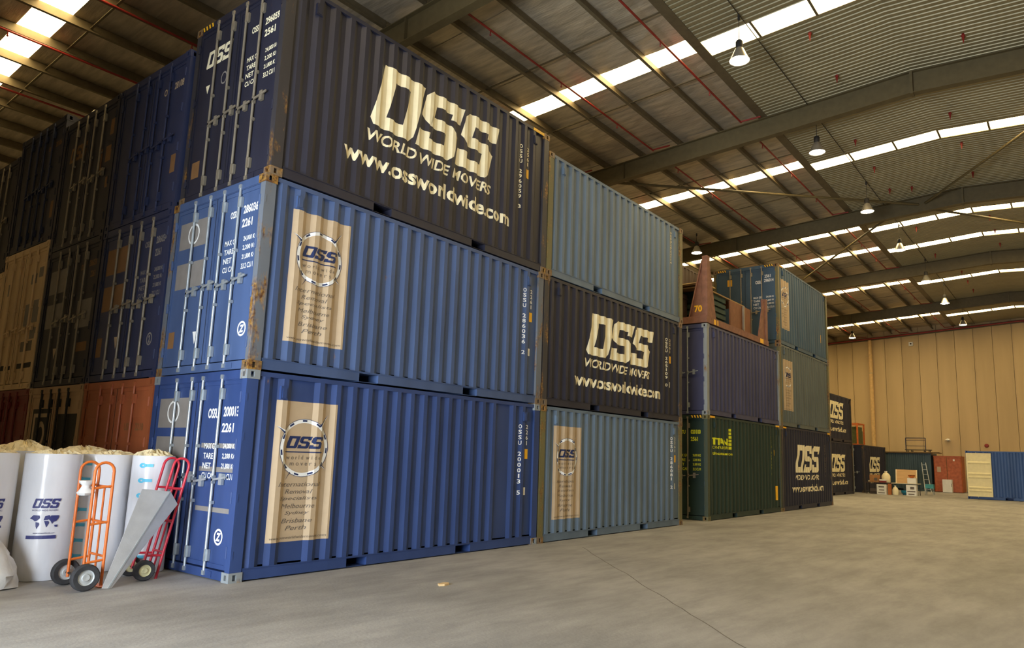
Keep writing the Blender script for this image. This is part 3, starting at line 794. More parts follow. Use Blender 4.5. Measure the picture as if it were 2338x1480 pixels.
# --- third stack: green, violet blue and a flat rack on top
GX = 13.79; GY = .045
C1, d = container('dark green high container with lime lettering on the floor', (GX, GY, 0), GREEN, H=HC, post=paint('green_post', (64, 72, 52), rust=.25), cast=OLIVEP, hazard=True, bars=m_galvd)
to = lambda u, v, dd: (u, dd-.004, v)
raw_obj('logo_lettering', join(fit(raw_text('TITAN', 0, .05), .38, 1.42, 2.08, 2.28), fit(raw_text('CONTAINERS', 0, .02), .40, 1.50, 1.97, 2.05), fit(raw_text('titancontainers.com', 0, .03), .42, 1.86, 1.80, 1.88),
   poly2([[(1.44+.13*i, 1.97+.105*j), (1.55+.13*i, 1.97+.105*j), (1.55+.13*i, 2.05+.105*j), (1.44+.13*i, 2.05+.105*j)] for i in range(3) for j in range((3, 6, 4)[i])])), m_lime, C1, to, PROFS['std'])
codes_side(C1, 'std', 'TITU 020100 1', '2561', m_lime, x=5.15, ztop=2.5, zbot=1.2, up_st=False)
raw_obj('notice_plate', poly2([[(5.48,.4),(5.70,.4),(5.70,.86),(5.48,.86)]]), m_yellow, C1, to, PROFS['std'])
door_txt(d[0], [(raw_text('TITU', 0, .03), .90, .68, 2.36, 2.47, m_lime), (raw_text('020100', 0, .04), .52, .22, 2.36, 2.48, m_lime), (raw_text('1', 0, .04), .15, .10, 2.36, 2.48, m_lime), (raw_text('2561', 0, .04), .52, .30, 2.16, 2.28, m_lime)] + weights(1.80, m_lime, yr=.22))
C2, d = container('plain violet blue container on top of the dark green one', (GX, GY, HC), VIOLET, post=GREYC, cast=GREYC)
raw_obj('lettering', poly2([[(5.36,1.5),(5.40,1.5),(5.40,2.44),(5.36,2.44)]]), m_cream, C2, to, PROFS['std'])

# --- fourth stack
DX = GX+L+.024
D1, d = container('navy high container with cream lettering beside the green one', (DX, GY, 0), INK, H=HC, post=RUSTN, cast=RUSTC, hazard=True)
big_logo(D1, 'std', .60, m_cream, x0=1.48, top=1.0); codes_side(D1, 'std', 'OSSU 296040 7', '2561', m_postergrey, x=5.2, ztop=2.4, zbot=1.1, up_st=False)
D2, d = container('grey green high container with tan poster, middle of the fourth stack', (DX, GY, HC), SLATE, H=HC, post=OLIVEP, cast=RUSTC)
poster(D2, 'std', x0=.44, z0=.58)
D3, d = container('teal blue high container with tan poster, top of the fourth stack', (DX, GY, 2*HC), TEAL, H=HC, post=OLIVEP, cast=RUSTC, hazard=True, bars=m_galvd)
poster(D3, 'std', x0=.30, z0=.60)
raw_obj('height_sticker', poly2([[(5.0,.72),(5.16,.72),(5.16,1.05),(5.0,1.05)]]), m_yellow, D3, to, PROFS['std'])
door_txt(d[0], [(raw_text('OSSU', 0, .03), .84, .60, 2.22, 2.34, m_white), (raw_text('296014', 0, .03), .52, .17, 2.26, 2.38, m_white), (raw_text('0', 0, .03), .12, .06, 2.26, 2.38, m_white), (raw_text('2561', 0, .03), .50, .28, 2.42, 2.54, m_white)] + weights(1.75, m_white))
door_txt(d[1], [(RECT, 1.9, 1.72, 2.25, 2.5, m_yellow)])

# --- rows behind: door ends facing the camera, left of the corner stack
def row_y(k): return k*2.475
def stack(k, specs):
    z = 0
    out = []
    for (label, m, H, kw, fn) in specs:
        o, d = container(label, (kw.pop('dx', 0.0), row_y(k), z), m, H=H, **kw); z += H
        if fn: fn(o, d)
        out.append(o)
    return out
def fn_orange(o, d): door_txt(d[0], [(raw_text('MLC', 0, .03), .84, .60, 2.05, 2.18, m_white), (raw_text('282084', 0, .03), .50, .14, 2.05, 2.18, m_white), (raw_text('US', 0, .02), .86, .72, 1.82, 1.93, m_brownst), (raw_text('2210', 0, .02), .50, .24, 1.82, 1.93, m_brownst)])
def fn_r1b(o, d):
    door_txt(d[0], [(raw_text('OSSU', 0, .03), .86, .64, 2.08, 2.18, m_grey_st), (raw_text('286034', 0, .03), .50, .16, 2.10, 2.22, m_grey_st), (raw_text('2261', 0, .03), .50, .30, 1.90, 2.02, m_grey_st)] + weights(1.72, m_grey_st), x=.0315)
    door_txt(d[0], [(ring(0, 0, .75, 1.0, n=20), .46, .28, .50, .70, m_grey_st), (raw_text('2', 0, .05), .40, .34, .54, .66, m_grey_st)], x=.0315)
    door_txt(d[1], [(RECT, 2.22, 1.44, 1.80, 2.24, m_brownst), (RECT, 2.22, 1.44, 1.18, 1.6, m_brownst), (RECT, 2.25, 2.05, .42, .74, m_brownst)], x=.0325)
    door_txt(d[1], [(TRI, 1.60, 1.44, .52, .72, m_tan)])
def fn_r1c(o, d): door_txt(d[0], [(raw_text('OSS', 0, .03), .82, .60, 2.03, 2.15, m_tan), (raw_text('281084', 0, .03), .48, .12, 2.06, 2.18, m_tan)]); door_txt(d[0], [(RECT, .34, .14, .62, .92, m_brownst)], x=.0325)
def fn_beige(o, d):
    door_txt(d[1], [(RECT, 2.2, 1.3, .9, 2.2, m_black)], x=.0328)
    door_txt(d[1], [(RECT, 2.14, 1.36, .98, 2.12, m_tan)], x=.0322)
    door_txt(d[1], [(RECT, 2.05, 1.44, 1.2, 2.05, m_black)], x=.0316)
    door_txt(d[1], [(ring(0, 0, .6, 1, n=16), 1.94, 1.54, 1.5, 1.98, m_tan)], x=.031)
    door_txt(d[0], [(RECT, 1.02, .2, .9, 2.1, m_black)], x=.0325)
def fn_r2b(o, d):
    door_txt(d[0], [(raw_text('OSSU', 0, .03), .84, .64, 2.05, 2.16, m_brownst), (raw_text('286030', 0, .03), .5, .16, 2.08, 2.2, m_brownst), (raw_text('2261', 0, .03), .4, .2, 1.88, 2.0, m_brownst), (RECT, .8, .16, 1.0, 1.5, m_grey_st), (RECT, .62, .2, .58, .74, m_brownst)], x=.0325)
    door_txt(d[1], [(RECT, 2.22, 1.5, 1.75, 2.2, m_grey_st), (RECT, 2.22, 1.5, 1.1, 1.55, m_grey_st)], x=.0325); door_txt(d[1], [(TRI, 1.66, 1.5, .5, .7, m_tan)])
def fn_r2c(o, d):
    door_txt(d[1], [(LOGO, 2.1, 1.3, 1.75, 2.05, m_brownst)]); door_txt(d[0], [(RECT, .34, .12, 1.9, 2.2, m_brownst), (RECT, .7, .56, 1.2, 1.7, m_brownst), (RECT, .42, .14, 1.4, 1.7, m_brownst), (RECT, .3, .1, .9, 1.1, m_brownst)], x=.0325)
def fn_cream(o, d):
    door_txt(d[0], [(RECT, .42, .14, 2.2, 2.4, m_grey_st), (RECT, .8, .5, 2.1, 2.3, m_grey_st), (RECT, .5, .16, 1.3, 1.75, m_grey_st), (RECT, .92, .64, 1.25, 1.7, m_grey_st), (RECT, .9, .3, .75, .95, m_postergrey), (RECT, .5, .2, .98, 1.2, m_grey_st), (RECT, .96, .2, .42, .52, m_black)], x=.0325)
    door_txt(d[1], [(RECT, 2.1, 1.9, 2.0, 2.25, m_grey_st), (RECT, 2.0, 1.7, .42, .52, m_black), (RECT, 1.6, 1.32, .42, .50, m_black)], x=.0325)
def fn_r3c(o, d): door_txt(d[0], [(raw_text('OSSU', 0, .03), .86, .6, 2.0, 2.1, m_brownst), (raw_text('281066', 0, .03), .5, .14, 2.02, 2.14, m_brownst)]); door_txt(d[0], [(RECT, .34, .14, .5, .85, m_brownst)], x=.0325)
stack(1, [('orange brown ribbed container on the floor beside the corner stack', ORANGE, HS, dict(ribbed=True, bars=ORANGE), fn_orange),
          ('ink blue container with brown stickers above the orange one', DUSK, HS, dict(bars=m_galvd), fn_r1b),
          ('dusk blue container with blue painted bars, top of the second row', DUSK, HS, dict(bars=DUSK), fn_r1c)])
stack(2, [('beige container with black framed emblem behind the white rolls', TANC, HS, dict(bars=m_dark, ribbed=False), fn_beige),
          ('very dark navy container between cream and ink blue ones', NAVY, HS, dict(bars=m_galvd), fn_r2b),
          ('dark navy container with yellowish bars, top of the third row', NAVY, HS, dict(bars=m_galvd), fn_r2c)])
stack(3, [('maroon container on the floor behind the white rolls', MAROON, HS, dict(bars=MAROON, ribbed=True), None),
          ('cream coloured high container with grey stickers at left', CREAMC, HC, dict(bars=CREAMC, bar_y=(.55, .98, 1.4, 1.85)), fn_cream),
          ('dark blue container on top of the cream one', INK, HS, dict(bars=DUSK), fn_r3c)])
stack(4, [('maroon container at the left edge, on the floor', MAROON, HS, dict(bars=MAROON, ribbed=True), None),
          ('cream ribbed container at the left edge, middle tier', CREAMC, HS, dict(bars=m_dark, ribbed=True, dx=.02), None),
          ('dark container with pale bars at the top left edge', NAVY, HS, dict(bars=m_galvd), None)])
# row behind the green stack
K = [container('navy container hidden behind the green one, on the floor', (GX, 2.52, 0), NAVY, H=HC)[0],
     container('brown container behind the flat rack, middle tier', (GX, 2.52, HC), BROWN)[0],
     container('dark brown container behind the flat rack, top tier under the skylight', (GX, 2.52, HC+HS), BROWN, H=HC)[0]]
# far pair and single with the same lettering
EX, EY = 33.7, 2.6
for z, lb in ((0, 'far navy container with cream lettering, lower of the stacked pair'), (HC, 'far navy container with cream lettering, upper of the stacked pair')):
    E, d = container(lb, (EX, EY, z), INK, H=HC if z == 0 else HS, post=RUSTN)
    big_logo(E, 'std', .55, m_cream, x0=1.45, top=.95)
F, d = container('farthest navy container with cream lettering, alone beside the table', (42.35, 2.62, 0), INK, H=HC, post=RUSTN)
big_logo(F, 'std', .55, m_cream, x0=1.45, top=.95)
G, d = container('dull teal container across the far end behind the tables', (50.9, 6.32, 0), paint('dull_teal', (58, 80, 92), rust=.12), rotz=-PI/2)
R_, d = container('royal blue container at the right edge with a door open', (40.75, -2.98, 0), ROYAL, rotz=-PI/2, post=ROYAL, doors=True)
# its door swung right round against the side, cream inside face outwards
m = MB().box(.03, -.075, .15, 1.19, -.03, HS-.12)
for b in ((.03,.15,1.19,.21), (.03,HS-.18,1.19,HS-.12), (.03,.21,.10,HS-.18), (1.13,.21,1.19,HS-.18)): m.box(b[0], -.09, b[1], b[2], -.075, b[3])
for z in (.46, .62, 1.18, 1.36, 1.95):
    m.hull8([(.10,-.075,z-.06),(1.13,-.075,z-.06),(1.13,-.075,z+.06),(.10,-.075,z+.06),(.10,-.105,z-.03),(1.13,-.105,z-.03),(1.13,-.105,z+.03),(.10,-.105,z+.03)])
od = ob('open_door', m, mat('cream_door', (226, 216, 172), rough=.5, var=.06), R_); od['label'] = 'cream inner face of the open door'
obs('locking_bar', MB().cyl((.5,-.012,.1),(.5,-.012,HS-.08),.0185,n=8), m_galv, od)

# ------------------------------------------------------------------ flat rack with its load on the third stack
RK = mat('rack_brown', (126, 84, 66), rough=.7, var=.2, rust=.35, rust_scale=4)
RZ = HC+HS
rk = thing('flat_rack', 'rusty brown flat rack loaded with boards on violet blue container', 'rack', (GX, GY, RZ))
ob('base_frame', MB().box(.0, .0, .03, 5.0, .12, .20).box(0, CW-.12, .03, 5.0, CW, .20).box(0, .12, .03, .14, CW-.12, .2).box(4.86, .12, .03, 5.0, CW-.12, .2).box(1.4,.12,.05,1.55,CW-.12,.18).box(3.3,.12,.05,3.45,CW-.12,.18), RK, rk)
ob('deck', MB().box(.02, .02, .2, 4.98, CW-.02, .23), RK, rk)
for x0 in (0.05, 4.75):
    for y0 in (0.0, CW-.16):
        ob('corner_post', MB().box(x0, y0, .2, x0+.18, y0+.16, 2.0 if x0 < 1 else 1.62), RK, rk)
ob('gusset_plate', MB().prism([(.14,.23),(.56,.23),(.24,1.62),(.14,1.86)], 'x', .09, .13), RK, rk)
ob('gusset_flange', MB().hull8([(.04,.54,.23),(.2,.54,.23),(.2,.58,.23),(.04,.58,.23),(.04,.14,1.86),(.2,.14,1.86),(.2,.18,1.88),(.04,.18,1.88)]), RK, rk)
ob('gusset_plate', MB().prism([(CW-.14,.23),(CW-.56,.23),(CW-.24,1.62),(CW-.14,1.86)], 'x', .09, .13), RK, rk)
ob('side_gusset', MB().prism([(.23,.23),(.75,.23),(.34,1.75),(.23,1.78)], 'y', .04, .07), RK, rk)
ob('side_gusset', MB().prism([(4.75,.23),(4.15,.23),(4.62,1.5),(4.75,1.55)], 'y', .04, .07), RK, rk)
raw_obj('lettering', fit(raw_text('70', 0, .04), -.42, -.18, .36, .56), m_yellow, rk, lambda u, v, d: (.086, -u, v))
ob('fork_pocket_marking', MB().box(.5,-.004,.04,.64,.0,.19).box(.74,-.004,.04,.80,.0,.19).box(4.2,-.004,.04,4.5,.0,.19), m_yellow, rk)
# load
def cargo(name, label, mb, m, cat, loc=(GX, GY, RZ)): return tag(ob(name, mb, m, None, loc), label, cat)
m_board = mat('weathered_board', (150, 122, 78), rough=.8, var=.2)
cargo('crate_stack', 'dark green slatted crate on the rusty rack', MB().box(.75,.35,.231,2.2,2.1,.40).box(.75,.35,.46,2.2,2.1,.58).box(.75,.35,.64,2.2,2.1,.76).box(.75,.35,.82,2.2,2.1,.94).box(.75,.35,1.0,2.2,2.1,1.16).box(.8,.4,.40,2.15,2.05,1.0), mat('crate_green', (40, 62, 56), rough=.8, var=.2), 'crate')
cargo('board_pack', 'pack of pale boards lying across the rack load', MB().box(.35,.30,1.162,3.6,2.2,1.20).box(.5,.36,1.203,3.4,2.1,1.235).box(.3,.42,1.238,3.2,2.2,1.27), m_board, 'boards')
cargo('sheet_panel', 'brown sheet panel standing upright on the rack load', MB().box(2.35,.26,.231,4.05,.31,1.14), mat('panel_brown', (122, 78, 50), rough=.7, var=.12), 'panel')
cargo('strap_bar', 'thin pale upright bar before brown panel on the rack', MB().box(3.28,.18,.231,3.34,.24,1.12), m_galvd, 'bar')
cargo('timber_box', 'dull brown wooden box at the inner end of the rack', MB().box(.35,.95,.231,.72,2.2,1.05).box(.33,.93,.9,.74,2.22,.96).box(.33,.93,.3,.74,2.22,.36), mat('box_dark', (74, 56, 44), rough=.85, var=.2), 'box')
cargo('plywood_sheet', 'pale plywood sheet lying on top at rack left', MB().box(.26,.25,1.272,1.2,2.2,1.30).box(.5,1.3,1.303,1.0,1.9,1.37), mat('ply_pale', (186, 160, 112), rough=.8), 'sheet')
for k in range(3):
    pass

# ------------------------------------------------------------------ white film rolls
m_film = mat('white_film', (228, 229, 234), rough=.22, var=.06, scale=4, bump=.5, bump_scale=5, stretch=(1, 1, .45))
m_wrap = mat('yellowed_wrap', (240, 226, 186), rough=.2, var=.12, scale=12, bump=.6, bump_scale=30)
m_print = mat('roll_print', (58, 62, 120), rough=.5, var=.05)
m_cyan = mat('cyan_print', (92, 196, 232), rough=.5, var=.05)
MAPP = [[(0,.75),(.12,.98),(.33,.95),(.36,.78),(.27,.6),(.19,.55),(.10,.68)], [(.22,.5),(.34,.46),(.36,.3),(.28,.02),(.24,.2)],
        [(.48,.62),(.52,.9),(.66,.98),(.72,.8),(.62,.64)], [(.50,.58),(.64,.58),(.68,.44),(.60,.12),(.54,.4)],
        [(.66,.66),(.72,.95),(.98,.95),(1.0,.82),(.92,.56),(.82,.5),(.78,.36),(.72,.56)], [(.86,.28),(.97,.3),(.98,.14),(.88,.16)]]
def film_roll(label, x, y, r, h, face=None, cyan=None, wrap=.12, seed=1):
    rnd = random.Random(seed)
    o = thing('film_roll', label, 'roll', (x, y, 0), group='white film rolls')
    n = 40; prof = [(0, .004), (r*.96, .004), (r*.985, .02)] ; vs = []; fs = []
    zs = [.004, .02] + [h*k/9 for k in range(1, 10)] + [h+.015]
    for j, z in enumerate(zs):
        for k in range(n):
            t = 2*PI*k/n
            rr = r*(1+.012*math.sin(3*t+seed)+.006*math.sin(7*t+z*4)) * (.97 if j == 0 else 1) * (.985 if j == len(zs)-1 else 1)
            vs.append((rr*math.cos(t), rr*math.sin(t), z))
    for j in range(len(zs)-1):
        for k in range(n): fs.append((j*n+k, j*n+(k+1) % n, (j+1)*n+(k+1) % n, (j+1)*n+k))
    fs.append(tuple(range(n))[::-1])
    obs('film', MB().add(vs, fs), m_film, o)
    # crumpled wrap gathered on top
    vs = [(0, 0, h+wrap)]; fs = []
    for j in range(1, 7):
        q = j/6
        for k in range(n):
            t = 2*PI*k/n
            zz = h + wrap*(1-q) + (rnd.uniform(-.03, .05) if j < 6 else rnd.uniform(-.01, .025))
            vs.append((r*.985*q*math.cos(t), r*.985*q*math.sin(t), zz))
    for k in range(n): fs.append((0, 1+k, 1+(k+1) % n))
    for j in range(5):
        for k in range(n): fs.append((1+j*n+k, 1+j*n+(k+1) % n, 1+(j+1)*n+(k+1) % n, 1+(j+1)*n+k))
    ob('top_wrap', MB().add(vs, fs), m_wrap, o)
    if face is not None:
        def to(u, v, d):   # u = arc length from the face angle
            t = face + u/r; return ((r*1.024)*math.cos(t), (r*1.024)*math.sin(t), v)
        pr = [(-1+.04*k, 0) for k in range(60)]
        raw_obj('logo_print', join(fit(LOGO_S, -.14, .14, .84, .95), fit(raw_text('WORLD WIDE MOVERS', .1, 0), -.14, .12, .805, .825)), m_print, o, to, pr)
        raw_obj('map_print', fit(poly2(MAPP), -.15, .14, .60, .76), m_print, o, to, pr)
        raw_obj('web_print', join(fit(raw_text('www.ossworldwide.com', .1, 0), -.1, .11, .545, .562), fit(RECT, -.17, .13, .485, .525)), m_print, o, to, pr)
    if cyan is not None:
        def to2(u, v, d):
            t = cyan + u/r; return ((r*1.022)*math.cos(t), (r*1.022)*math.sin(t), v)
        for k in range(7):
            z = .18+.19*k
            raw_obj('cyan_mark', join(fit(ring(0, 0, .3, 1, n=10), -.06, .03, z, z+.06), fit(RECT, .0+.02*(k % 2), .11, z+.012, z+.05)), m_cyan, o, to2)
    return o
film_roll('white film roll with navy logo and world map, standing in front', -1.345, 1.86, .30, 1.46, face=math.radians(-112), wrap=.03, seed=2)
film_roll('white film roll cut by the left picture edge', -1.99, 2.06, .33, 1.46, face=math.radians(-84), wrap=.03, seed=3)
film_roll('white film roll behind the orange hand truck with cyan marks', -.645, 2.16, .355, 1.46, cyan=math.radians(-152), wrap=.04, seed=4)
film_roll('narrow white film roll behind the aluminium plate by blue doors', -.285, 1.57, .25, 1.46, cyan=math.radians(-140), wrap=.07, seed=5)
film_roll('white film roll in back, its wrap gathered in a peak', -1.42, 2.70, .33, 1.48, wrap=.14, seed=6)
film_roll('white film roll in back, farthest to the left', -2.14, 2.82, .33, 1.48, wrap=.08, seed=7)
film_roll('white film roll in back beside the beige container', -.62, 2.95, .36, 1.48, wrap=.07, seed=8)
bg_ = MB(); rnd = random.Random(5)
vs = []; n = 22
for j in range(9):
    q = j/8
    for k in range(n):
        t = 2*PI*k/n; rr = (.30*math.sin(PI*min(1, q*.5+.5))+.03)*(1+rnd.uniform(-.09, .09)); vs.append((rr*math.cos(t), rr*math.sin(t)*.8, .003+.62*q**1.1+rnd.uniform(0, .012)))
fs = [(j*n+k, j*n+(k+1) % n, (j+1)*n+(k+1) % n, (j+1)*n+k) for j in range(8) for k in range(n)]+[tuple(range(n))[::-1], tuple(range(8*n, 9*n))]
tag(obs('plastic_bundle', MB().add(vs, fs), mat('clear_plastic', (206, 208, 208), rough=.2, var=.1, bump=.5, bump_scale=12), None, (-2.02, 1.46, 0)), 'crumpled clear plastic bundle on floor at the left edge', 'plastic')

# ------------------------------------------------------------------ hand trucks
m_or = mat('truck_orange', (206, 104, 36), rough=.45, var=.15, scale=10, rust=.08)
m_rd = mat('truck_red', (196, 40, 58), rough=.4, var=.1)
m_tyre = mat('tyre_rubber', (44, 44, 46), rough=.85, var=.2, scale=20)
m_rim = mat('rim_silver', (188, 192, 192), rough=.4, metal=.4, var=.2)
m_rimy = mat('rim_cream', (196, 190, 150), rough=.5, var=.1)
def hand_truck(name, label, loc, rotz, tilt, mm, rim, w=.40, h=1.40, d=.20, wr=.145):
    o = thing(name, label, 'hand truck', loc, rotz)
    o.rotation_euler = (0, tilt, rotz)
    # local: x = depth, y = width
    for s, y in ((0, 0.0), (1, -w)):
        arc = [(d/2-d/2*math.cos(PI*k/8), y, h-d/2+d/2*math.sin(PI*k/8)) for k in range(9)]
        obs('side_loop', MB().tube([(0, y, .10)]+arc+[(d, y, .03)], .016, 10), mm, o)
        for z in (.30, .72, 1.12):
            obs('rung', MB().cyl((.01, y, z-.01), (d-.01, y, z+.012), .014, n=8), mm, o)
        wh = obs('wheel', MB().lathe([(wr*.58,-.035),(wr*.9,-.04),(wr,-.022),(wr,.022),(wr*.9,.04),(wr*.58,.035),(wr*.58,-.035)], (.0, y+(.07 if s == 0 else -.07), wr+.002), 28, 'y'), m_tyre, o)
        obs('rim', MB().lathe([(0,-.03),(wr*.25,-.034),(wr*.3,-.02),(wr*.52,-.018),(wr*.59,-.034),(wr*.6,.034),(wr*.52,.018),(wr*.3,.02),(wr*.25,.034),(0,.03)], (.0, y+(.07 if s == 0 else -.07), wr+.002), 24, 'y'), rim, wh)
    for z in (.35, .72, 1.12):
        obs('crossbar', MB().cyl((d, 0, z), (d, -w, z), .014, n=8), mm, o)
    obs('axle', MB().cyl((0, .1, wr), (0, -w-.1, wr), .012, n=8), m_dark, o)
    obs('strut', MB().tube([(d, -w*.5, 1.12), (d+.0, -w*.5, .05)], .012, 8), mm, o)
    ob('toe_plate', MB().box(d-.01, -w+.02, .003, d+.085, .02, .012), mm, o)
    return o
ot = hand_truck('hand_truck', 'orange hand truck with twin loop handles before the white rolls', (-1.32, 1.10, 0), 0, 0, m_or, m_rim)
bn = MB(); rnd = random.Random(3); vs = []; n = 10
for j in range(7):
    for k in range(n):
        t = 2*PI*k/n; rr = (.05+.02*math.sin(j*1.3))*(1+rnd.uniform(-.2, .2)); vs.append((.03+rr*math.cos(t)*1.3, .0+rr*math.sin(t), 1.02+j*.028))
bn.add(vs, [(j*n+k, j*n+(k+1) % n, (j+1)*n+(k+1) % n, (j+1)*n+k) for j in range(6) for k in range(n)]+[tuple(range(n))[::-1], tuple(range(6*n, 7*n))])
tag(obs('cloth_rag', bn, m_white, None, (-1.34, .93, 0)), 'white rag knotted round the orange hand truck handle', 'rag')
hand_truck('hand_truck', 'red hand truck leaning on blue container doors behind the plate', (-.585, 1.235, .0), math.radians(-4), math.radians(11), m_rd, m_rimy, w=.30, h=1.5, d=.19, wr=.12)

# leaning aluminium dock plate with a folded side
al = mat('aluminium', (186, 187, 188), rough=.38, metal=.3, var=.12, scale=5, bump=.06, bump_scale=80)
pl = thing('dock_plate', 'aluminium dock plate leaning between the orange and red hand trucks', 'plate', (-1.07, .60, 0))
B2_, T1_, T2_ = Vector((0, 0, .004)), Vector((.33, .20, 1.09)), Vector((.67, .20, 1.05))
nrm = (T1_-B2_).cross(T2_-B2_).normalized()
if nrm.y > 0: nrm = -nrm
B1_ = B2_ + (T1_-T2_)*.22; B1_.z = max(.004, B1_.z)
ob('plate_face', MB().slab([B1_, B2_, T2_, T1_], nrm, .010), al, pl)
Tb = Vector((.79, .235, .89)); Bb = B2_ + Vector((.03, .01, 0))
ob('side_flange', MB().slab([B2_, Bb, Tb, T2_], (Bb-B2_).cross(T2_-B2_), .006), al, pl)
ob('edge_strip', MB().slab([B2_, B2_+(B1_-B2_)*.25, T2_+(T1_-T2_)*.04, T2_], nrm, -.004), m_galv, pl)

# scrap of cardboard on the floor
tag(ob('cardboard_scrap', MB().prism([(-.09,-.02),(-.03,-.06),(.06,-.05),(.10,.0),(.05,.045),(-.05,.04)], 'z', 0, .022), mat('scrap', (206, 176, 128), rough=.9, bump=.4), None, (1.80, -1.80, 0.001)), 'small tan scrap lying alone on the concrete floor', 'scrap')
# plastic bag caught on the top tier
bgv = MB(); rnd = random.Random(9); vs = []; n = 12
for j in range(6):
    for k in range(n):
        t = 2*PI*k/n; rr = [.02,.16,.2,.17,.1,.02][j]*(1+rnd.uniform(-.25,.25)); vs.append((rr*math.cos(t)*.5, rr*math.sin(t)*1.4, j*.07+rnd.uniform(-.02,.02)))
bgv.add(vs, [(j*n+k, j*n+(k+1) % n, (j+1)*n+(k+1) % n, (j+1)*n+k) for j in range(5) for k in range(n)]+[tuple(range(n))[::-1], tuple(range(5*n, 6*n))])
tag(obs('plastic_bag', bgv, mat('bag_blue', (176, 190, 206), rough=.4, var=.3, fade=(214, 184, 134)), None, (.30, 6.95, 3*HS+.02)), 'pale plastic bag lying on top of the third row', 'bag')

# ------------------------------------------------------------------ far clutter
def table(label, x0, y0, x1, y1, h, mtop):
    o = thing('folding_table', label, 'table', (x0, y0, 0))
    w, l = x1-x0, y1-y0
    ob('tabletop', MB().box(0, 0, h-.04, w, l, h), mtop, o)
    for lx in (.05, w-.05):
        for ly in (.06, l-.06): obs('leg', MB().cyl((lx, ly, 0), (lx, ly, h-.04), .018, n=8), m_dark, o)
    ob('stretcher', MB().box(.03, .06, .10, .05, l-.06, .125), m_dark, o)
    return o
TH = .68
table('dark topped table with boxes and jugs before navy container', 41.2, .98, 41.95, 2.32, TH, mat('table_dark', (70, 50, 40), rough=.6))
table('pale topped table with framed board, right of the dark table', 41.3, -.5, 42.1, .94, TH, mat('table_pale', (196, 186, 160), rough=.5))
cart = mat('cardboard', (176, 128, 80), rough=.85, var=.15)
def carton(label, x, y, z, sx, sy, sz, m, lines=None, rz=0):
    o = thing('carton', label, 'box', (x, y, z), rz)
    ob('carton_body', MB().box(0, 0, 0, sx, sy, sz), m, o)
    ob('carton_flap', MB().hull8([(0,0,sz),(sx*.48,0,sz),(sx*.48,sy,sz),(0,sy,sz),(0,0,sz+.006),(sx*.48,0,sz+.008),(sx*.48,sy,sz+.008),(0,sy,sz+.006)]), m, o)
    if lines:
        for q in lines: ob('print_band', MB().box(-.003, sy*q[0], sz*q[1], 0, sy*q[2], sz*q[3]), m_postergrey, o)
    return o
carton('open brown cardboard box on dark table before the logo', 41.4, 1.62, TH, .45, .5, .42, cart, [(.15, .2, .5, .6)])
carton('white lidded box with grey print in front of the dark table', 40.72, 1.10, .001, .4, .5, .56, m_white, [(.2, .72, .8, .84), (.2, .42, .75, .5), (.15, .15, .85, .22)])
carton('white patterned box before the pale table, right end', 40.8, -.46, .001, .42, .52, .60, m_white, [(.2, .6, .6, .85), (.1, .35, .9, .45), (.2, .1, .8, .2)])
carton('small white box on the pale table by copper bowl', 41.4, -.36, TH, .35, .45, .30, m_white)
carton('low grey carton under the dark table, left side', 41.3, 1.6, .001, .4, .5, .30, mat('carton_grey', (96, 84, 80), rough=.8), [(.1, .6, .9, .8)])
def jug(label, x, y, z, r, h, m):
    o = thing('plastic_jug', label, 'jug', (x, y, z))
    obs('jug_body', MB().lathe([(0,.0),(r*.95,.0),(r,.03),(r,h*.6),(r*.6,h*.85),(r*.3,h*.92),(r*.3,h),(0,h)], n=18), m, o)
    obs('cap', MB().cyl((0,0,h),(0,0,h+.04),r*.34,n=12), m_white, o)
    obs('handle', MB().tube([(r*.5,0,h*.88),(r*1.1,0,h*.85),(r*1.15,0,h*.6),(r*.98,0,h*.5)], .018, 6), m, o)
    return o
jug('big white plastic jug on the dark table', 41.68, 1.27, TH, .24, .62, m_cream)
jug('white jug under the pale table beside the blue bowl', 41.0, .66, .001, .16, .5, m_cream)
tr = thing('red_tray', 'red and white tray on dark table beside the jug', 'tray', (41.22, 1.2, TH))
ob('tray_base', MB().box(0, 0, 0, .2, .34, .10), m_red, tr); ob('tray_lid', MB().box(-.01, -.01, .101, .21, .35, .18), m_white, tr)
obs_b = thing('blue_bowl', 'turquoise plastic bowl under the pale table', 'bowl', (41.75, .28, .0))
obs('bowl', MB().lathe([(0,.01),(.12,.01),(.22,.14),(.24,.26),(.225,.26),(.2,.14),(.1,.03),(0,.03)], n=20), mat('turquoise', (48, 150, 176), rough=.4), obs_b)
obs('stand', MB().cyl((0,0,0),(0,0,.02),.14,n=14), m_dark, obs_b)
fb = thing('framed_board', 'framed pale wooden board standing on the pale table', 'board', (41.9, -.34, TH))
ob('board', MB().hull8([(0,0,0),(.03,0,0),(.03,1.14,0),(0,1.14,0),(.12,0,.78),(.15,0,.78),(.15,1.14,.78),(.12,1.14,.78)]), mat('pine', (206, 168, 116), rough=.7, var=.15, stretch=(1, .3, 6)), fb)
for a, b in ((0, .05), (1.09, 1.14)):
    ob('frame_edge', MB().hull8([(-.012,a,0),(.0,a,0),(.0,b,0),(-.012,b,0),(.108,a,.78),(.12,a,.78),(.12,b,.78),(.108,b,.78)]), m_cream, fb)
cb = thing('copper_bowl', 'shiny copper bowl on the small white box', 'bowl', (41.57, -.12, TH+.309))
obs('bowl', MB().lathe([(0,.0),(.08,.0),(.17,.1),(.19,.17),(.175,.17),(.15,.1),(.07,.02),(0,.02)], n=20), mat('copper', (206, 120, 62), rough=.25, metal=.8), cb)
obs('ring_handle', MB().tube([(-.19,.05,.13),(-.24,.03,.14),(-.24,-.03,.14),(-.19,-.05,.13)], .01, 6), m_dark, cb)
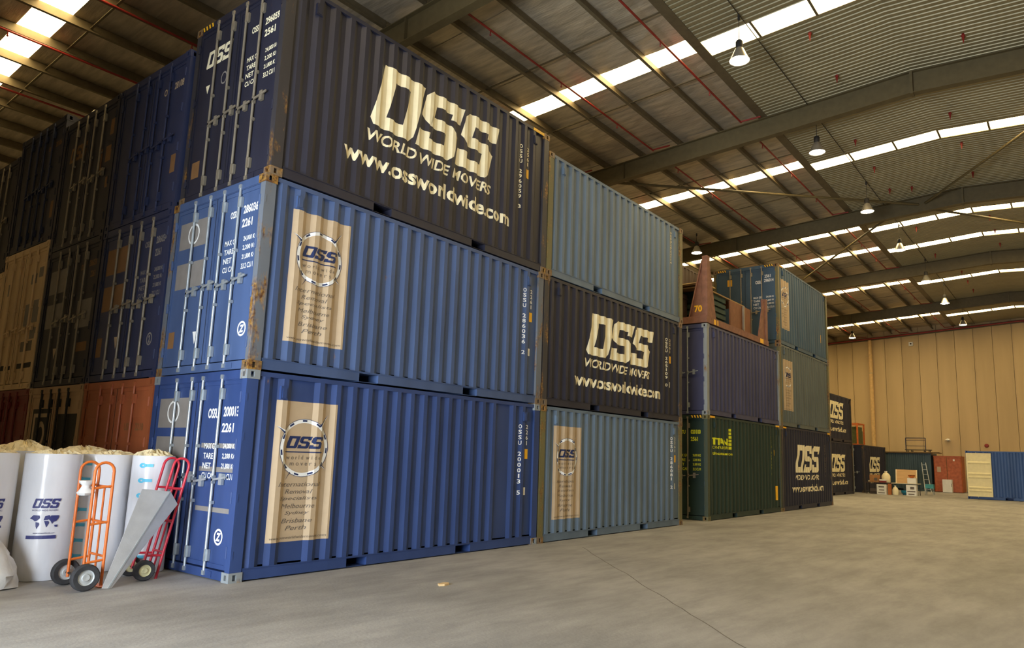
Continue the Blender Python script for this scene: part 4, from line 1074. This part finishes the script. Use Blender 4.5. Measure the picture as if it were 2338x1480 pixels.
tag(ob('post_timber', MB().box(0, 0, 0, .12, .18, .60).box(-.01,-.01,.601,.13,.19,.62), mat('timber_orange', (176, 102, 44), rough=.7), None, (40.95, .87, .001)), 'short orange timber post between the two tables', 'timber')
st = thing('step_stool', 'turquoise and grey step stool right of the pale table', 'stool', (44.2, -.62, 0))
ob('seat', MB().box(-.2,-.22,.38,.2,.22,.62), mat('turq_cloth', (70, 150, 158), rough=.8), st)
for a in (-.17, .17):
    for b in (-.18, .18): obs('leg', MB().cyl((a*1.2, b*1.2, 0), (a, b, .38), .02, n=8), m_galv, st)
ld = thing('step_ladder', 'pale aluminium ladder leaning against the rust crate', 'ladder', (49.3, .38, 0))
lp = lambda y0, y1: MB().hull8([(0,y0,.0),(.05,y0,.0),(.05,y0+.04,.0),(0,y0+.04,.0),(1.0,y1,1.95),(1.05,y1,1.95),(1.05,y1+.04,1.95),(1.0,y1+.04,1.95)])
ob('stile', lp(-.30, .12), m_galv, ld); ob('stile', lp(.06, .36), m_galv, ld)
for k in range(6):
    t = (k+.5)/6; ob('rung', MB().hull8([(t,-.30+.42*t,1.95*t),(t+.05,-.30+.42*t,1.95*t),(t+.05,.10+.30*t,1.95*t),(t,.10+.30*t,1.95*t),(t,-.30+.42*t,1.95*t+.03),(t+.05,-.30+.42*t,1.95*t+.03),(t+.05,.10+.30*t,1.95*t+.03),(t,.10+.30*t,1.95*t+.03)]), m_galv, ld)
hc = thing('rust_crate', 'rust coloured steel crate against the far wall', 'crate', (50.9, -1.55, 0))
rc = mat('crate_rust', (170, 88, 50), rough=.55, var=.2, rust=.15)
pts = [(0,.06),(.06,0),(1.44,0),(1.5,.06),(1.5,1.62),(1.44,1.68),(.06,1.68),(0,1.62)]
ob('crate_body', MB().prism([(a, b) for a, b in pts], 'z', .03, 2.38), rc, hc)
ob('lid', MB().prism([(a*1.02-.015, b*1.02-.015) for a, b in pts], 'z', 2.38, 2.43), rc, hc)
ob('centre_seam', MB().box(-.008, .86, .05, .0, .90, 2.36), m_rust, hc)
ob('label_patch', MB().box(-.006, 1.25, 1.35, 0, 1.48, 1.7), m_tan, hc); ob('label_patch', MB().box(-.006, .4, 2.1, 0, .5, 2.22), m_white, hc)
for a in (.1, 1.2): ob('foot', MB().box(.1, a, 0, 1.4, a+.2, .03), m_dark, hc)
wb = thing('white_cabinet', 'low white box standing before the rust crate', 'cabinet', (50.2, -1.0, 0))
ob('cabinet_body', MB().box(.03, 0, .02, .5, .56, .86), m_white, wb); ob('cabinet_door', MB().box(0, .01, .03, .028, .55, .85), m_white, wb); ob('cabinet_handle', MB().box(-.02, .02, .4, -.001, .05, .6), m_galvd, wb)
ob('cabinet_foot', MB().box(.05, .02, 0, .48, .54, .02), m_dark, wb)
# plank ledge and trolley on the far teal container
tag(ob('plank', MB().box(0, 0, 0, 1.2, 3.9, .05).box(.1, .1, .051, 1.1, 3.8, .08), mat('plank_dark', (104, 84, 56), rough=.8), None, (50.7, -.28, HS+.001)), 'long dark plank platform on top of far teal container', 'plank')
tl = thing('trolley', 'blue grey tubular trolley standing on the plank platform', 'trolley', (51.2, .30, HS+.083))
for y0 in (.3, 1.55): obs('upright', MB().cyl((0, y0, .1), (0, y0, .98), .025, n=8), DUSK, tl)
for z in (.98, .90, .80, .42): obs('rail', MB().cyl((0, .3, z), (0, 1.55, z), .018, n=8), DUSK, tl)
ob('platform', MB().box(-.1, 0, .12, .6, 1.6, .17), m_dark, tl)
for a in (0, .5):
    for b in (.1, .4, 1.2, 1.5): obs('castor', MB().cyl((a, b-.02, .055), (a, b+.02, .055), .055, n=12), m_tyre, tl)
# stillage on the farthest navy container
sl = thing('stillage', 'orange framed stillage with green load on the farthest navy container', 'stillage', (44.05, 3.3, HC+.001))
for x0 in (0, 1.7):
    for y0 in (0, 1.2): ob('post', MB().box(x0, y0, .1, x0+.09, y0+.09, 1.36), m_or, sl)
ob('base', MB().box(0, 0, 0, 1.8, 1.3, .1), m_or, sl)
for b in ((0, 0, 1.8, .08), (0, 1.22, 1.8, 1.3), (0, .08, .08, 1.22), (1.72, .08, 1.8, 1.22)): ob('top_rail', MB().box(b[0], b[1], 1.36, b[2], b[3], 1.43), m_or, sl)
ob('load', MB().box(.1, .1, .1, 1.65, 1.15, .95).box(.2, .12, .95, 1.6, 1.1, 1.2), mat('load_green', (78, 84, 44), rough=.8, var=.2), sl)
